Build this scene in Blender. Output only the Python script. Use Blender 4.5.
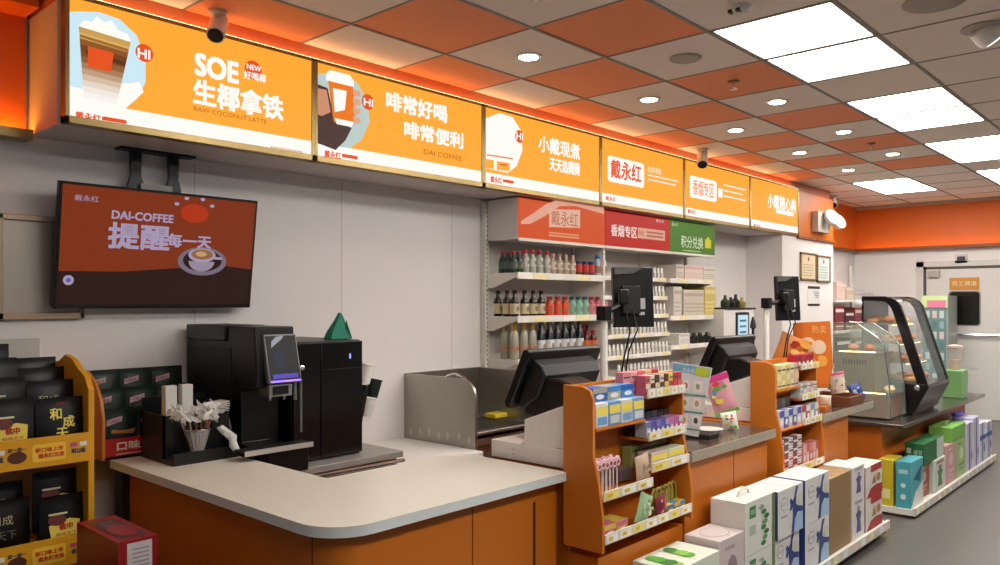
import bpy, math, random
from mathutils import Vector, Matrix
random.seed(7)
S = bpy.context.scene
C = S.collection
for o in list(bpy.data.objects): bpy.data.objects.remove(o)
R = math.radians
# ---------------------------------------------------------------- camera, world, exposure
TH, FPX, V0, H = R(42.4), 790.0, 302.0, 1.5
cam = bpy.data.objects.new('camera', bpy.data.cameras.new('camera')); C.objects.link(cam)
cam.location = (0, 0, H); cam.rotation_euler = (R(90), 0, TH)
cam.data.sensor_width = 36; cam.data.lens = FPX/1000*36
cam.data.shift_y = (V0-282.5)/1000; cam.data.clip_start = .05
S.camera = cam
S.view_settings.view_transform = 'Standard'; S.view_settings.look = 'None'
S.view_settings.gamma = 1; S.view_settings.use_curve_mapping = False
S.view_settings.exposure = 0.08
PANEL, SPOT, LED, SIGN = 17.0, 30.0, 4.0, 1.0
W = bpy.data.worlds.new('world'); S.world = W; W.use_nodes = True
W.node_tree.nodes['Background'].inputs[0].default_value = (.75, .85, 1, 1)
W.node_tree.nodes['Background'].inputs[1].default_value = .10

def PX(u, v, **k):
    """survey helper: where the sight line through a photo point meets the plane x=, y= or z="""
    a = (u-500)/FPX; s, c = math.sin(TH), math.cos(TH)
    D = (-s+a*c, c+a*s, (V0-v)/FPX); O = (0, 0, H)
    (ax, val), = k.items(); i = 'xyz'.index(ax); t = (val-O[i])/D[i]
    return Vector([O[j]+t*D[j] for j in range(3)])
def YU(u, x): return PX(u, 300, x=x).y
# ---------------------------------------------------------------- materials
def lin(h):
    h = h.lstrip('#'); r = []
    for i in (0, 2, 4):
        c = int(h[i:i+2], 16)/255; r.append(c/12.92 if c <= .04045 else ((c+.055)/1.055)**2.4)
    return r
_m = {}
def M(hx, r=.5, me=0.0, em=0.0, kind='', var=.06, sc=30):
    k = (hx, r, me, em, kind)
    if k in _m: return _m[k]
    m = bpy.data.materials.new('mat_'+hx.strip('#')+kind); m.use_nodes = True
    nt = m.node_tree; b = nt.nodes['Principled BSDF']; col = lin(hx)
    b.inputs['Roughness'].default_value = r; b.inputs['Metallic'].default_value = me
    b.inputs['Base Color'].default_value = (*col, 1)
    if em:
        b.inputs['Emission Color'].default_value = (*col, 1); b.inputs['Emission Strength'].default_value = em
        b.inputs['Base Color'].default_value = (.02, .02, .02, 1)
        if em <= 1: b.inputs['Specular IOR Level'].default_value = .1
    elif kind == 'glass':
        b.inputs['Transmission Weight'].default_value = 1; b.inputs['IOR'].default_value = 1.15
    else:
        tc = nt.nodes.new('ShaderNodeTexCoord'); nz = nt.nodes.new('ShaderNodeTexNoise'); mx = nt.nodes.new('ShaderNodeMix'); mx.data_type = 'RGBA'
        nz.inputs['Scale'].default_value = sc; nz.inputs['Detail'].default_value = 3
        mp = nt.nodes.new('ShaderNodeMapping')
        if kind == 'brushed': mp.inputs['Scale'].default_value = (1, 1, 12)
        nt.links.new(tc.outputs['Object'], mp.inputs[0]); nt.links.new(mp.outputs[0], nz.inputs['Vector'])
        nt.links.new(nz.outputs['Fac'], mx.inputs['Factor'])
        mx.inputs[6].default_value = (*[c*(1-var) for c in col], 1); mx.inputs[7].default_value = (*[min(1, c*(1+var)) for c in col], 1)
        nt.links.new(mx.outputs[2], b.inputs['Base Color'])
        if kind == 'brushed':
            mr = nt.nodes.new('ShaderNodeMapRange'); mr.inputs[3].default_value = r-.08; mr.inputs[4].default_value = r+.12
            nt.links.new(nz.outputs['Fac'], mr.inputs[0]); nt.links.new(mr.outputs[0], b.inputs['Roughness'])
    _m[k] = m; return m
WHITE = M('#e9e6e2', .5); STEEL = M('#a9a49c', .32, 1, kind='brushed', var=.12, sc=14); BLACK = M('#050506', .38); BLK2 = M('#0d0d0e', .5)
ORANGE = M('#c46c18', .42, var=.03, sc=4); ORANGE2 = M('#cc6c1e', .45, var=.04, sc=3); GOLD = M('#a08a5c', .3, .9, kind='brushed'); CHROME = M('#d8d8da', .15, 1)
RED = M('#b3201c', .4); YEL = M('#f0b428', .4); CREAM = M('#e6dcc4', .55); SHELFW = M('#dcd8d0', .5); GREYP = M('#8d8a86', .5)
def glassy(hx, alpha, r=.05):
    k = ('gl', hx, alpha, r)
    if k in _m: return _m[k]
    m = bpy.data.materials.new('glass_'+hx.strip('#')); m.use_nodes = True; b = m.node_tree.nodes['Principled BSDF']
    b.inputs['Base Color'].default_value = (*lin(hx), 1); b.inputs['Alpha'].default_value = alpha; b.inputs['Roughness'].default_value = r
    _m[k] = m; return m
GLASS = glassy('#c8d4cc', .16)
# ---------------------------------------------------------------- mesh builder
class Fr:
    def __init__(s, o, U, V): s.o, s.U, s.V = Vector(o), Vector(U), Vector(V); s.N = s.U.cross(s.V).normalized()
    def __call__(s, a, b, e=0): return s.o+s.U*a+s.V*b+s.N*e
def FX(x): return Fr((x, 0, 0), (0, 1, 0), (0, 0, 1))       # a plane facing +x: a = y, b = z
_t = {}
def text_geo(body):
    if body in _t: return _t[body]
    c = bpy.data.curves.new('t', 'FONT'); c.body = body; c.size = 1; c.resolution_u = 3
    o = bpy.data.objects.new('t', c); C.objects.link(o); dg = bpy.context.evaluated_depsgraph_get()
    me = bpy.data.meshes.new_from_object(o.evaluated_get(dg))
    vs = [v.co.copy() for v in me.vertices]; fs = [tuple(p.vertices) for p in me.polygons]
    bpy.data.objects.remove(o); bpy.data.curves.remove(c); bpy.data.meshes.remove(me)
    x0 = min(v.x for v in vs); x1 = max(v.x for v in vs); y0 = min(v.y for v in vs); y1 = max(v.y for v in vs)
    _t[body] = ([((v.x-x0)/(x1-x0), (v.y-y0)/(y1-y0)) for v in vs], fs); return _t[body]
class MB:
    def __init__(s, m=None): s.v, s.f, s.k, s.sm, s.ms, s.T = [], [], [], [], [], None; s.cur = 0; m and s.mat(m)
    def mat(s, m):
        if m not in s.ms: s.ms.append(m)
        s.cur = s.ms.index(m); return s
    def add(s, vs, fs, smooth=False):
        n = len(s.v)
        for p in vs:
            p = Vector(p); s.v.append(s.T @ p if s.T else p)
        for f in fs: s.f.append([i+n for i in f]); s.k.append(s.cur); s.sm.append(smooth)
        return s
    def box(s, x0, x1, y0, y1, z0, z1, m=None):
        if m: s.mat(m)
        return s.add([(x, y, z) for x in (x0, x1) for y in (y0, y1) for z in (z0, z1)],
                     [(0, 1, 3, 2), (4, 6, 7, 5), (0, 4, 5, 1), (2, 3, 7, 6), (0, 2, 6, 4), (1, 5, 7, 3)])
    def prism(s, poly, plane, a, b, m=None):
        if m: s.mat(m)
        def q(p, t): return {'xz': (p[0], t, p[1]), 'yz': (t, p[0], p[1]), 'xy': (p[0], p[1], t)}[plane]
        n = len(poly); ar = sum(poly[i][0]*poly[(i+1) % n][1]-poly[(i+1) % n][0]*poly[i][1] for i in range(n))
        if (ar < 0) != (plane == 'xz'): poly = poly[::-1]
        lo, hi = min(a, b), max(a, b)
        return s.add([q(p, lo) for p in poly]+[q(p, hi) for p in poly],
                     [tuple(range(n))[::-1], tuple(range(n, 2*n))]+[(i, (i+1) % n, n+(i+1) % n, n+i) for i in range(n)])
    def tube(s, pts, r, n=8, m=None, caps=True):
        if m: s.mat(m)
        pts = [Vector(p) for p in pts]; rs = r if isinstance(r, (list, tuple)) else [r]*len(pts); vs = []; fs = []
        t0 = (pts[1]-pts[0]).normalized(); up = Vector((0, 0, 1)) if abs(t0.z) < .9 else Vector((1, 0, 0))
        for i, p in enumerate(pts):
            t = (pts[min(i+1, len(pts)-1)]-pts[max(i-1, 0)]).normalized()
            a = t.cross(up).normalized(); b = t.cross(a).normalized()
            for j in range(n):
                w = 2*math.pi*j/n; vs.append(p+(a*math.cos(w)+b*math.sin(w))*rs[i])
        for i in range(len(pts)-1):
            for j in range(n): fs.append((i*n+j, i*n+(j+1) % n, (i+1)*n+(j+1) % n, (i+1)*n+j))
        if caps: fs += [tuple(range(n))[::-1], tuple(range((len(pts)-1)*n, len(pts)*n))]
        return s.add(vs, fs, True)
    def lathe(s, c, prof, n=16, m=None, sq=1.0):
        if m: s.mat(m)
        c = Vector(c); vs = []; fs = []
        for (r, z) in prof:
            for j in range(n):
                w = 2*math.pi*j/n; vs.append(c+Vector((r*math.cos(w), r*sq*math.sin(w), z)))
        k = len(prof)
        for i in range(k-1):
            for j in range(n): fs.append((i*n+j, i*n+(j+1) % n, (i+1)*n+(j+1) % n, (i+1)*n+j))
        fs += [tuple(range(n))[::-1], tuple(range((k-1)*n, k*n))]
        return s.add(vs, fs, True)
    def ball(s, c, r, n=12, m=None):
        if not isinstance(r, tuple): r = (r, r, r)
        if m: s.mat(m)
        c = Vector(c); vs = []; fs = []; k = n//2
        for i in range(1, k):
            p = math.pi*i/k
            for j in range(n):
                w = 2*math.pi*j/n; vs.append(c+Vector((r[0]*math.sin(p)*math.cos(w), r[1]*math.sin(p)*math.sin(w), -r[2]*math.cos(p))))
        a = len(vs); vs += [c-Vector((0, 0, r[2])), c+Vector((0, 0, r[2]))]
        for i in range(k-2):
            for j in range(n): fs.append((i*n+j, i*n+(j+1) % n, (i+1)*n+(j+1) % n, (i+1)*n+j))
        for j in range(n): fs.append((a, (j+1) % n, j)); fs.append((a+1, (k-2)*n+j, (k-2)*n+(j+1) % n))
        return s.add(vs, fs, True)
    # flat printing on a face
    def pol(s, fr, pts, m, e=.001):
        s.mat(m); n = len(pts); ar = sum(pts[i][0]*pts[(i+1) % n][1]-pts[(i+1) % n][0]*pts[i][1] for i in range(n))
        if ar < 0: pts = pts[::-1]
        return s.add([fr(a, b, e) for a, b in pts], [tuple(range(n))])
    def rec(s, fr, a0, b0, a1, b1, m, e=.001): return s.pol(fr, [(a0, b0), (a1, b0), (a1, b1), (a0, b1)], m, e)
    def rrec(s, fr, a0, b0, a1, b1, m, e=.001, r=.02):
        p = []
        for cx, cy, w0 in ((a1-r, b1-r, 0), (a0+r, b1-r, 90), (a0+r, b0+r, 180), (a1-r, b0+r, 270)):
            for k in range(5): p.append((cx+r*math.cos(R(w0+k*22.5)), cy+r*math.sin(R(w0+k*22.5))))
        return s.pol(fr, p, m, e)
    def disc(s, fr, a, b, ra, rb, m, e=.001, n=24, w0=0, w1=360):
        return s.pol(fr, [(a+ra*math.cos(R(w0+(w1-w0)*j/n)), b+rb*math.sin(R(w0+(w1-w0)*j/n))) for j in range(n if w1-w0 == 360 else n+1)], m, e)
    def txt(s, fr, body, a0, b0, a1, b1, m, e=.0015, bold=0):
        s.mat(m); vs, fs = text_geo(body)
        if a0 > a1: a0, a1 = a1, a0
        if b0 > b1: b0, b1 = b1, b0
        for dx, dy in (((0, 0),) if not bold else ((-bold, -bold), (bold, -bold), (-bold, bold), (bold, bold))):
            s.add([fr(a0+dx+x*(a1-a0), b0+dy+y*(b1-b0), e+(dx+dy)*.05) for x, y in vs], fs)
        return s
    def build(s, name, parent=None, bevel=0, smooth=35):
        me = bpy.data.meshes.new(name)
        wv = [v.copy() for v in s.v]
        if parent is None:
            xs = [v.x for v in wv]; ys = [v.y for v in wv]; zs = [v.z for v in wv]
            org = Vector(((min(xs)+max(xs))/2, (min(ys)+max(ys))/2, min(zs)))
            off = org
        else:
            off = Vector(parent['_w']); org = Vector((0, 0, 0))
        me.from_pydata([v-off for v in wv], [], s.f)
        for m in s.ms: me.materials.append(m)
        for p, k, sm in zip(me.polygons, s.k, s.sm): p.material_index = k; p.use_smooth = sm
        me.validate(); me.update()
        try: me.set_sharp_from_angle(angle=R(smooth))
        except Exception: pass
        o = bpy.data.objects.new(name, me); C.objects.link(o); o.location = org
        o['_w'] = tuple(off)
        if parent is not None: o.parent = parent
        if bevel:
            b = o.modifiers.new('bevel', 'BEVEL'); b.width = bevel; b.segments = 2; b.limit_method = 'ANGLE'; b.angle_limit = R(50)
        return o
def tag(o, label, cat, group=None, kind=None):
    o['label'] = label; o['category'] = cat
    if group: o['group'] = group
    if kind: o['kind'] = kind
    return o
def thing(name, label, cat, loc, group=None):
    o = bpy.data.objects.new(name, None); C.objects.link(o); o.location = loc; o['_w'] = tuple(loc); o.empty_display_size = .05
    return tag(o, label, cat, group)
def struct(o): o['kind'] = 'structure'; return o
def dup(root, loc, label, rz=None, sc=None):
    r = root.copy(); C.objects.link(r); r.location = loc; r['label'] = label
    if rz is not None: r.rotation_euler = (0, 0, rz)
    if sc is not None: r.scale = sc
    for ch in list(root.children):
        c = ch.copy(); C.objects.link(c); c.parent = r
        for g in ch.children: d = g.copy(); C.objects.link(d); d.parent = c
    return r
ORD = ['first', 'second', 'third', 'fourth', 'fifth', 'sixth', 'seventh', 'eighth', 'ninth', 'tenth', 'eleventh', 'twelfth', 'thirteenth', 'fourteenth', 'fifteenth', 'sixteenth', 'seventeenth', 'eighteenth']
def rot(c, ax, deg): return Matrix.Translation(Vector(c)) @ Matrix.Rotation(R(deg), 4, ax)
def row(proto, spots, lab, rnd=0):
    """proto is the first of the row; lab has {} for its place from the left"""
    for i, p in enumerate(spots):
        l = lab.format(ORD[i] if len(spots) > 1 else 'only')
        if i == 0: proto.location = p; proto['label'] = l; o = proto
        else: o = dup(proto, p, l)
        if rnd: o.rotation_euler = (0, 0, random.uniform(-rnd, rnd))

# ================================================================ SETTING
CZ = 2.82; XB = -3.82; YF = 11.6; XR = 3.4; YN = -2.6
fl = bpy.data.materials.new('floor'); fl.use_nodes = True; nt = fl.node_tree; b = nt.nodes['Principled BSDF']; b.inputs['Roughness'].default_value = .34
tc = nt.nodes.new('ShaderNodeTexCoord'); bt = nt.nodes.new('ShaderNodeTexBrick'); bt.offset = 0
bt.inputs['Scale'].default_value = 1; bt.inputs['Brick Width'].default_value = .8; bt.inputs['Row Height'].default_value = .8; bt.inputs['Mortar Size'].default_value = .003
bt.inputs['Color1'].default_value = (*lin('#5f5b58'), 1); bt.inputs['Color2'].default_value = (*lin('#5e5a57'), 1); bt.inputs['Mortar'].default_value = (*lin('#585450'), 1)
nz = nt.nodes.new('ShaderNodeTexNoise'); nz.inputs['Scale'].default_value = 90; mx = nt.nodes.new('ShaderNodeMix'); mx.data_type = 'RGBA'; mx.blend_type = 'MULTIPLY'; mx.inputs['Factor'].default_value = .25
nt.links.new(tc.outputs['Object'], bt.inputs[0]); nt.links.new(tc.outputs['Object'], nz.inputs[0]); nt.links.new(bt.outputs['Color'], mx.inputs[6]); nt.links.new(nz.outputs['Color'], mx.inputs[7]); nt.links.new(mx.outputs[2], b.inputs['Base Color'])
struct(MB(fl).box(XB-.1, XR, YN, YF+.1, -.1, 0).build('floor'))
WALL = M('#e4dfdd', .55, var=.02, sc=2)
def wall_panels(m, fr, a0, a1, step, z0, z1):
    a = a0+step
    while a < a1: m.rec(fr, a, z0, a+.004, z1, M('#b5afad', .6), .001); a += step
m = MB(WALL).box(XB-.1, XB, YN, YF+.1, 0, CZ); wall_panels(m, FX(XB), -2.6, YF, .9, 0, 2.2); struct(m.build('wall_back'))
struct(MB(WALL).box(XB, XR, YF, YF+.1, 0, CZ).build('wall_far'))
struct(MB(WALL).box(XB, -3.42, 8.16, 9.64, 0, 2.215).build('wall_pillar', bevel=.004))
struct(MB(M('#77736f', .5)).box(XB, XR, YF-.02, YF, 0, .14).build('baseboard_far'))
# ceiling: 0.6 m lay-in tiles, a checker of orange over the counter, openings for the light panels
TG = M('#f2e6da', .85, var=.03, sc=8); TO = M('#f49058', .6, var=.05, sc=6)
xs = [XB, -3.65]+[-3.05+.6*i for i in range(0, 11)]; xs = [x for x in xs if x <= XR]+[XR]
ys = [YN]; j = -7
while 2.29+.62*j < YN: j += 1
J0 = j; ys += [2.29+.62*k for k in range(J0, 16)]; ys = [y for y in ys if y < YF]+[YF]
panels = []
for jj in range(-7, 15):
    if (jj-2) % 3 in (0, 1) and jj >= 0: panels.append((2, jj))
panels += [(0, 11), (0, 12)]
for jj in (-4, -3, -1, 0, 2, 3, 5, 6, 8, 9): panels.append((5, jj))  # extra row out of view, added to brighten the near counter and its fronts
panels = set(p for p in panels if p not in ((2, 14),))
m = MB(); g = MB(M('#8a8076', .5))
m.mat(TG)
def ty(j): return 2.29+.62*j
for i in range(-2, 11):
    for j in range(-8, 16):
        x0 = XB if i == -2 else max(XB, -3.05+.6*i); x1 = -3.65 if i == -2 else -3.05+.6*(i+1); y0 = ty(j); y1 = ty(j+1)
        y0 = max(y0, YN); y1 = min(y1, YF); x1 = min(x1, XR)
        if x1-x0 < .01 or y1-y0 < .01 or (i, j) in panels: continue
        m.box(x0+.004, x1-.004, y0+.004, y1-.004, CZ, CZ+.015, TO if (i in (-2, -1, 0, 1) and (i+j) % 2 == 0 and j < 10 and j > -3) else TG)
struct(m.build('ceiling'))
for i in range(-1, 11): x = -3.05+.6*i; g.box(x-.009, x+.009, YN, YF, CZ-.004, CZ+.01)
for j in range(-7, 16):
    y = ty(j)
    if YN < y < YF: g.box(XB, XR, y-.006, y+.006, CZ-.003, CZ+.009)
struct(g.build('trim_1'))
LP = M('#fffaf2', .5, em=PANEL)
root = None
names = {}
pl = sorted(panels, key=lambda p: (p[0], p[1]))
for (i, j) in pl:
    x, y = -3.05+.6*i, ty(j)
    nm = {2: 'in the main row, {} from the near end', 0: 'by the far orange band, {} of two', 5: 'in the added unseen fill row, {} from the near end', 8: 'in the outermost row, {} from the near end'}[i]
    names[i] = names.get(i, -1)+1
    lab = 'square ceiling light panel '+nm.format(ORD[names[i]])
    if root is None:
        root = thing('ceiling_light', lab, 'light', (x, y, CZ), 'square ceiling light panels')
        MB(M('#b9b2aa', .4)).box(x+.012, x+.588, y+.012, y+.022, CZ-.002, CZ+.02).box(x+.012, x+.588, y+.598, y+.608, CZ-.002, CZ+.02).box(x+.012, x+.022, y+.012, y+.608, CZ-.002, CZ+.02).box(x+.578, x+.588, y+.012, y+.608, CZ-.002, CZ+.02).build('frame', root)
        MB(LP).box(x+.022, x+.578, y+.022, y+.598, CZ+.002, CZ+.012).build('diffuser', root)
    else: dup(root, (x, y, CZ), lab)
# downlights
root = None
for (x, y, l) in [(-2.75, ty(-1)+.31, 'nearest the pouch rack above the counter'), (-2.16, ty(0)+.31, 'beside the nearest orange tiles'), (-2.75, ty(1)+.33, 'over the second menu sign'), (-2.75, ty(3)+.3, 'over the third menu sign'),
                  (-2.75, ty(5)+.3, 'over the fifth menu sign'), (-2.75, ty(7)+.3, 'over the last menu sign'), (-2.75, ty(9)+.3, 'beyond the last menu sign'), (-2.16, ty(4)+.3, 'beside the nearest pair of light panels'),
                  (-2.16, ty(6)+.3, 'beside the second pair of light panels'), (-2.16, ty(8)+.3, 'beside the third pair of light panels')]:
    lab = 'round recessed white downlight '+l
    if root is None:
        root = thing('downlight', lab, 'light', (x, y, CZ), 'round recessed downlights')
        MB(M('#d9d3ca', .5)).lathe((x, y, CZ-.006), [(.052, 0), (.075, .001), (.076, .006), (.052, .006)], 28).build('trim_ring', root)
        MB(M('#fff4e2', .5, em=SPOT)).lathe((x, y, CZ-.008), [(.05, 0), (.052, .002), (.052, .004)], 24).build('lens', root)
    else: dup(root, (x, y, CZ), lab)
# angled spot, speakers, detector, sprinklers, cameras
p = Vector((-.84, 4.37, CZ)); t = thing('swivel_downlight', 'tilted white spotlight in the grey ceiling right of the panels', 'light', p)
MB(M('#b7ada4', .6)).lathe(p-Vector((0, 0, .012)), [(.07, 0), (.1, .003), (.1, .012)], 28).build('trim_ring', t)
m = MB(M('#cfc8c0', .5)); m.T = rot(p, 'X', 38) @ Matrix.Rotation(R(-30), 4, 'Y'); m.lathe((0, 0, -.07), [(.07, 0), (.075, .03), (.07, .08)], 24); m.build('lamp_head', t)
m = MB(M('#ffffff', .5, em=6)); m.T = rot(p, 'X', 38) @ Matrix.Rotation(R(-30), 4, 'Y'); m.lathe((0, 0, -.075), [(.058, 0), (.06, .004)], 24); m.build('lens', t)
for (x, y, r, l) in [(-.93, 3.85, .13, 'large flat round ceiling speaker near the tilted spotlight'), (-2.14, 3.83, .085, 'small flat round ceiling speaker on a grey tile over the counter')]:
    tag(MB(M('#b0a69c', .7)).lathe((x, y, CZ-.012), [(r*.7, 0), (r*.93, .002), (r, .008), (r, .012)], 32).build('ceiling_speaker'), l, 'speaker')
x, y = -1.593, 3.33
t = thing('smoke_detector', 'round white smoke detector at the top edge over the light panels', 'detector', (x, y, CZ))
MB(M('#d9d5cc', .5)).lathe((x, y, CZ-.035), [(.03, 0), (.045, .008), (.05, .02), (.055, .035)], 24).build('body', t)
MB(BLACK).box(x-.03, x-.012, y-.05, y-.02, CZ-.034, CZ-.02).box(x+.006, x+.024, y-.05, y-.02, CZ-.034, CZ-.02).build('vent', t)
root = None
for (x, y, l) in [(-2.155, 4.43, 'near the first pair of light panels'), (-2.15, ty(7)+.3, 'farther back near the third pair')]:
    lab = 'small brass sprinkler head on an orange tile '+l
    if root is None:
        root = thing('sprinkler', lab, 'sprinkler', (x, y, CZ), 'sprinkler heads')
        MB(M('#8d6a50', .4, .6)).lathe((x, y, CZ-.01), [(.02, 0), (.035, .004), (.035, .01)], 16).build('escutcheon', root)
        MB(M('#c0a890', .3, .8)).lathe((x, y, CZ-.05), [(.022, 0), (.022, .004), (.006, .006), (.006, .04)], 12).build('head', root)
    else: dup(root, (x, y, CZ), lab)
def camera_bullet(x, y, z, yaw, pitch, lab, s=1):
    t = thing('security_camera', lab, 'camera', (x, y, z), 'white bullet cameras')
    MB(M('#cfc6bb', .45)).lathe((x, y, z-.02*s), [(.03*s, 0), (.04*s, .006), (.04*s, .02*s)], 18).tube([(x, y, z), (x, y, z-.06*s)], .014*s, 10).build('mount', t)
    m = MB(M('#f0e8de', .4)); m.T = rot((x, y, z-.08*s), 'Z', yaw) @ Matrix.Rotation(R(pitch), 4, 'X')
    m.tube([(0, .07*s, 0), (0, -.06*s, 0)], .04*s, 18); m.build('housing', t)
    m2 = MB(BLACK); m2.T = m.T; m2.tube([(0, -.04*s, 0), (0, -.064*s, 0)], .034*s, 18); m2.build('lens', t)
camera_bullet(-3.36, 1.78, CZ, 50, 48, 'white bullet camera under the ceiling above the first menu sign', 1.0)
camera_bullet(-3.3, 6.2, CZ, 28, 48, 'white bullet camera under the ceiling above the fifth menu sign', 1.15)
camera_bullet(-3.55, 10.0, CZ, 25, 35, 'white bullet camera at the far corner beyond the emergency lamp', 1.15)
# orange bands with a lit ledge
OB = M('#e8701c', .5, var=.03, sc=2); LEDM = M('#ffb84a', .5, em=LED)
m = MB(OB).box(XB, XR, YF-.03, YF, 2.23, CZ).box(XB, XB+.03, 9.64, YF, 2.23, CZ); struct(m.build('trim_2'))
struct(MB(M('#8b4a1c', .5)).box(XB, XR, YF-.1, YF-.03, 2.2, 2.225).box(XR-.001, XR, YF-.1, YF-.08, 2.2, 2.24).box(XB, XR, YF-.1, YF-.09, 2.225, 2.24).box(XB, XB+.09, 9.64, YF-.1, 2.2, 2.225).build('trim_3'))
tag(MB(LEDM).box(XB+.1, XR-.05, YF-.085, YF-.06, 2.226, 2.233).build('light_strip'), 'glowing warm strip along the foot of the far orange band', 'light strip')
struct(MB(OB).box(XB, XB+.03, YN, 1.13, 2.23, CZ).box(XB, -3.62, YN, 1.13, 2.72, CZ-.001).build('trim_4'))
struct(MB(GOLD).box(XB, XB+.1, YN, 1.14, 2.19, 2.215).box(XB+.09, XB+.1, YN, 1.14, 2.215, 2.23).build('trim_5'))
tag(MB(M('#ffa83a', .5, em=22)).box(XB+.055, XB+.085, YN, 1.12, 2.217, 2.223).build('light_strip'), 'glowing warm strip under the orange band left of the menu signs', 'light strip')
# moulding of the ceiling edge by the far band
struct(MB(M('#b8a494', .7)).box(XB+.03, XR, YF-.14, YF-.03, CZ-.04, CZ-.001).build('trim_6'))
# ---------------------------------------------------------------- fascia box and the lit menu signs
XS = -3.40
ZB, ZT = 2.217, 2.738
m = MB(M('#cfc6c2', .5)).box(XB, XS-.06, 1.147, 8.54, ZB, ZT-.02); struct(m.build('trim_7'))
struct(MB(M('#c06a44', .5)).box(XB, XS-.06, 1.15, 9.64, ZT-.02, CZ).mat(ORANGE2).box(XB, XS-.02, 8.54, 9.64, ZB, ZT-.02).build('trim_8'))
struct(MB(M('#8b4a1c', .5)).box(XS-.02, XS+.01, 8.54, 9.66, ZB-.02, ZB+.005).build('trim_9'))
tag(MB(M('#ffc48c', .5, em=LED*1.7)).box(XS-.045, XS-.02, 1.2, 8.5, ZT+.002, ZT+.008).build('light_strip'), 'warm strip light on top of the row of menu signs', 'light strip')
E = lambda h: M(h, .6, em=SIGN)
SO, SW, SR, SB = E('#fda634'), E('#fbf6ee'), E('#e2501e'), E('#c8e4ee')
edges = [65, 315, 484, 601, 684.5, 750.5, 799]
sy = [YU(u, XS) for u in edges]
FS = FX(XS)
def sp(u, v): p = PX(u, v, x=XS); return (p.y, p.z)
def sbox(fn, u0, v0, u1, v1, *a, **k):
    """v0, v1 are the top and bottom photo rows at the left end u0"""
    y0, zt = sp(u0, v0); _, zb = sp(u0, v1); y1 = YU(u1, XS); return fn(y0, zb, y1, zt, *a, **k)
def sign(k, label):
    y0, y1 = sy[k], sy[k+1]; t = thing('menu_sign', label, 'sign', (XS-.05, (y0+y1)/2, ZB), 'lit menu signs over the counter')
    f = .018
    MB(GOLD).box(XS-.05, XS, y0, y1, ZB, ZB+.03).box(XS-.05, XS, y0, y1, ZT-.016, ZT).box(XS-.05, XS, y0, y0+f, ZB, ZT).box(XS-.05, XS, y1-f, y1, ZB, ZT).build('frame', t, .002)
    m = MB(SO).box(XS-.04, XS-.006, y0+f, y1-f, ZB+.03, ZT-.016)
    m.rec(FX(XS-.006), y0+f, ZB+.03, y1-f, ZB+.098, SW, .0005); m.build('light_face', t)
    return t
FA = FX(XS-.004)
def T_(m, s, u0, v0, u1, v1, mat, bold=0, e=.002): sbox(lambda a, b, c, d: m.txt(FA, s, a, b, c, d, mat, e, bold), u0, v0, u1, v1)
def lines(m, u0, v0, u1, n, dv, mat, h=.012):
    for i in range(n):
        y0, z = sp(u0, v0+i*dv); y1 = YU(u1-(i % 2)*3, XS); k = y0
        while k < y1: m.rec(FA, k, z-h, min(y1, k+h*1.1), z, mat, .002); k += h*1.5
def logo(m, u0, v0, u1, v1, pill=None):
    T_(m, '戴永红', u0, v0, u1, v1, SR, .001)
    if pill: sbox(lambda a, b, c, d: m.rrec(FA, a, b, c, d, SR, .002, (d-b)/2.2), *pill)
t = sign(0, 'lit orange menu sign with an iced latte cup and SOE lettering')
m = MB()
P_ = lambda pts: [sp(u, v) for u, v in pts]
m.pol(FA, P_([(66, 12), (80, 11), (100, 12), (120, 19), (137, 35), (146, 58), (146, 82), (138, 98), (126, 108), (66, 102)]), SB, .0005)
m.pol(FA, P_([(66, 85), (90, 90), (118, 84), (140, 82), (144, 92), (126, 108), (66, 102)]), SW, .001)
LX = lambda t_: ((79+t_*5, 26+71*t_), (131-14*t_, 42+62*t_))
cols_ = ['#c79a52', '#d8ae66', '#8a5424', '#70401c', '#7a4a24', '#8c5c34', '#a47c58', '#bc9a7c', '#d0b8a0', '#e0d0c0', '#ece2d8', '#f2ece6']
for i_, c_ in enumerate(cols_):
    a_, b_ = LX(i_/12); d_, e_ = LX((i_+1)/12); m.pol(FA, P_([a_, b_, e_, d_]), E(c_), .0015)
m.pol(FA, P_([(80, 34), (129, 49), (128.5, 52), (80, 37)]), E('#a06a2c'), .0018)
m.pol(FA, P_([(84, 20), (92, 22), (97, 16), (104, 22), (112, 20), (118, 30), (128, 34), (131, 42), (79, 26)]), SW, .0025)
m.pol(FA, P_([(88, 46), (114, 53), (111, 72), (88, 67)]), SR, .003)
m.pol(FA, P_([(86, 50), (126, 62), (125, 66), (86, 54)]), E('#5a3218'), .0024)
m.build('picture', t)
m = MB(); y, z = sp(144.5, 53); m.disc(FA, y, z, .038, .038, SR, .003); T_(m, 'HI', 138, 48, 150, 57, SW, .0015, .004); m.build('badge', t); m = MB()
T_(m, 'SOE', 196, 53, 238, 74, SW, .005); T_(m, '生椰拿铁', 194, 78, 283, 103, SW, .004); T_(m, 'RAW COCONUT LATTE', 194, 106, 267, 110.5, E('#b05a1a')); m.build('headline', t); m = MB(); y, z = sp(253.5, 70); m.disc(FA, y, z, .045, .045, SR); T_(m, 'NEW', 247, 63.5, 261, 68.5, SW, .0008, .003); T_(m, '好喝椰', 244, 70, 266, 78, SW, .0008, .003)
m.build('badge', t); m = MB()
logo(m, 76, 111, 101, 119.5, (102, 116, 127, 120)); m.build('brand_mark', t); m = MB(); lines(m, 271, 146, 303, 1, 1, E('#dba070'), .008); m.build('small_print', t)
t = sign(1, 'lit orange menu sign with a hand holding a paper coffee cup')
m = MB()
m.pol(FA, P_([(318, 74), (340, 72), (357, 82), (368, 100), (370, 122), (362, 140), (350, 148), (318, 144)]), E('#b9c8c4'), .0005)
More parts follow.
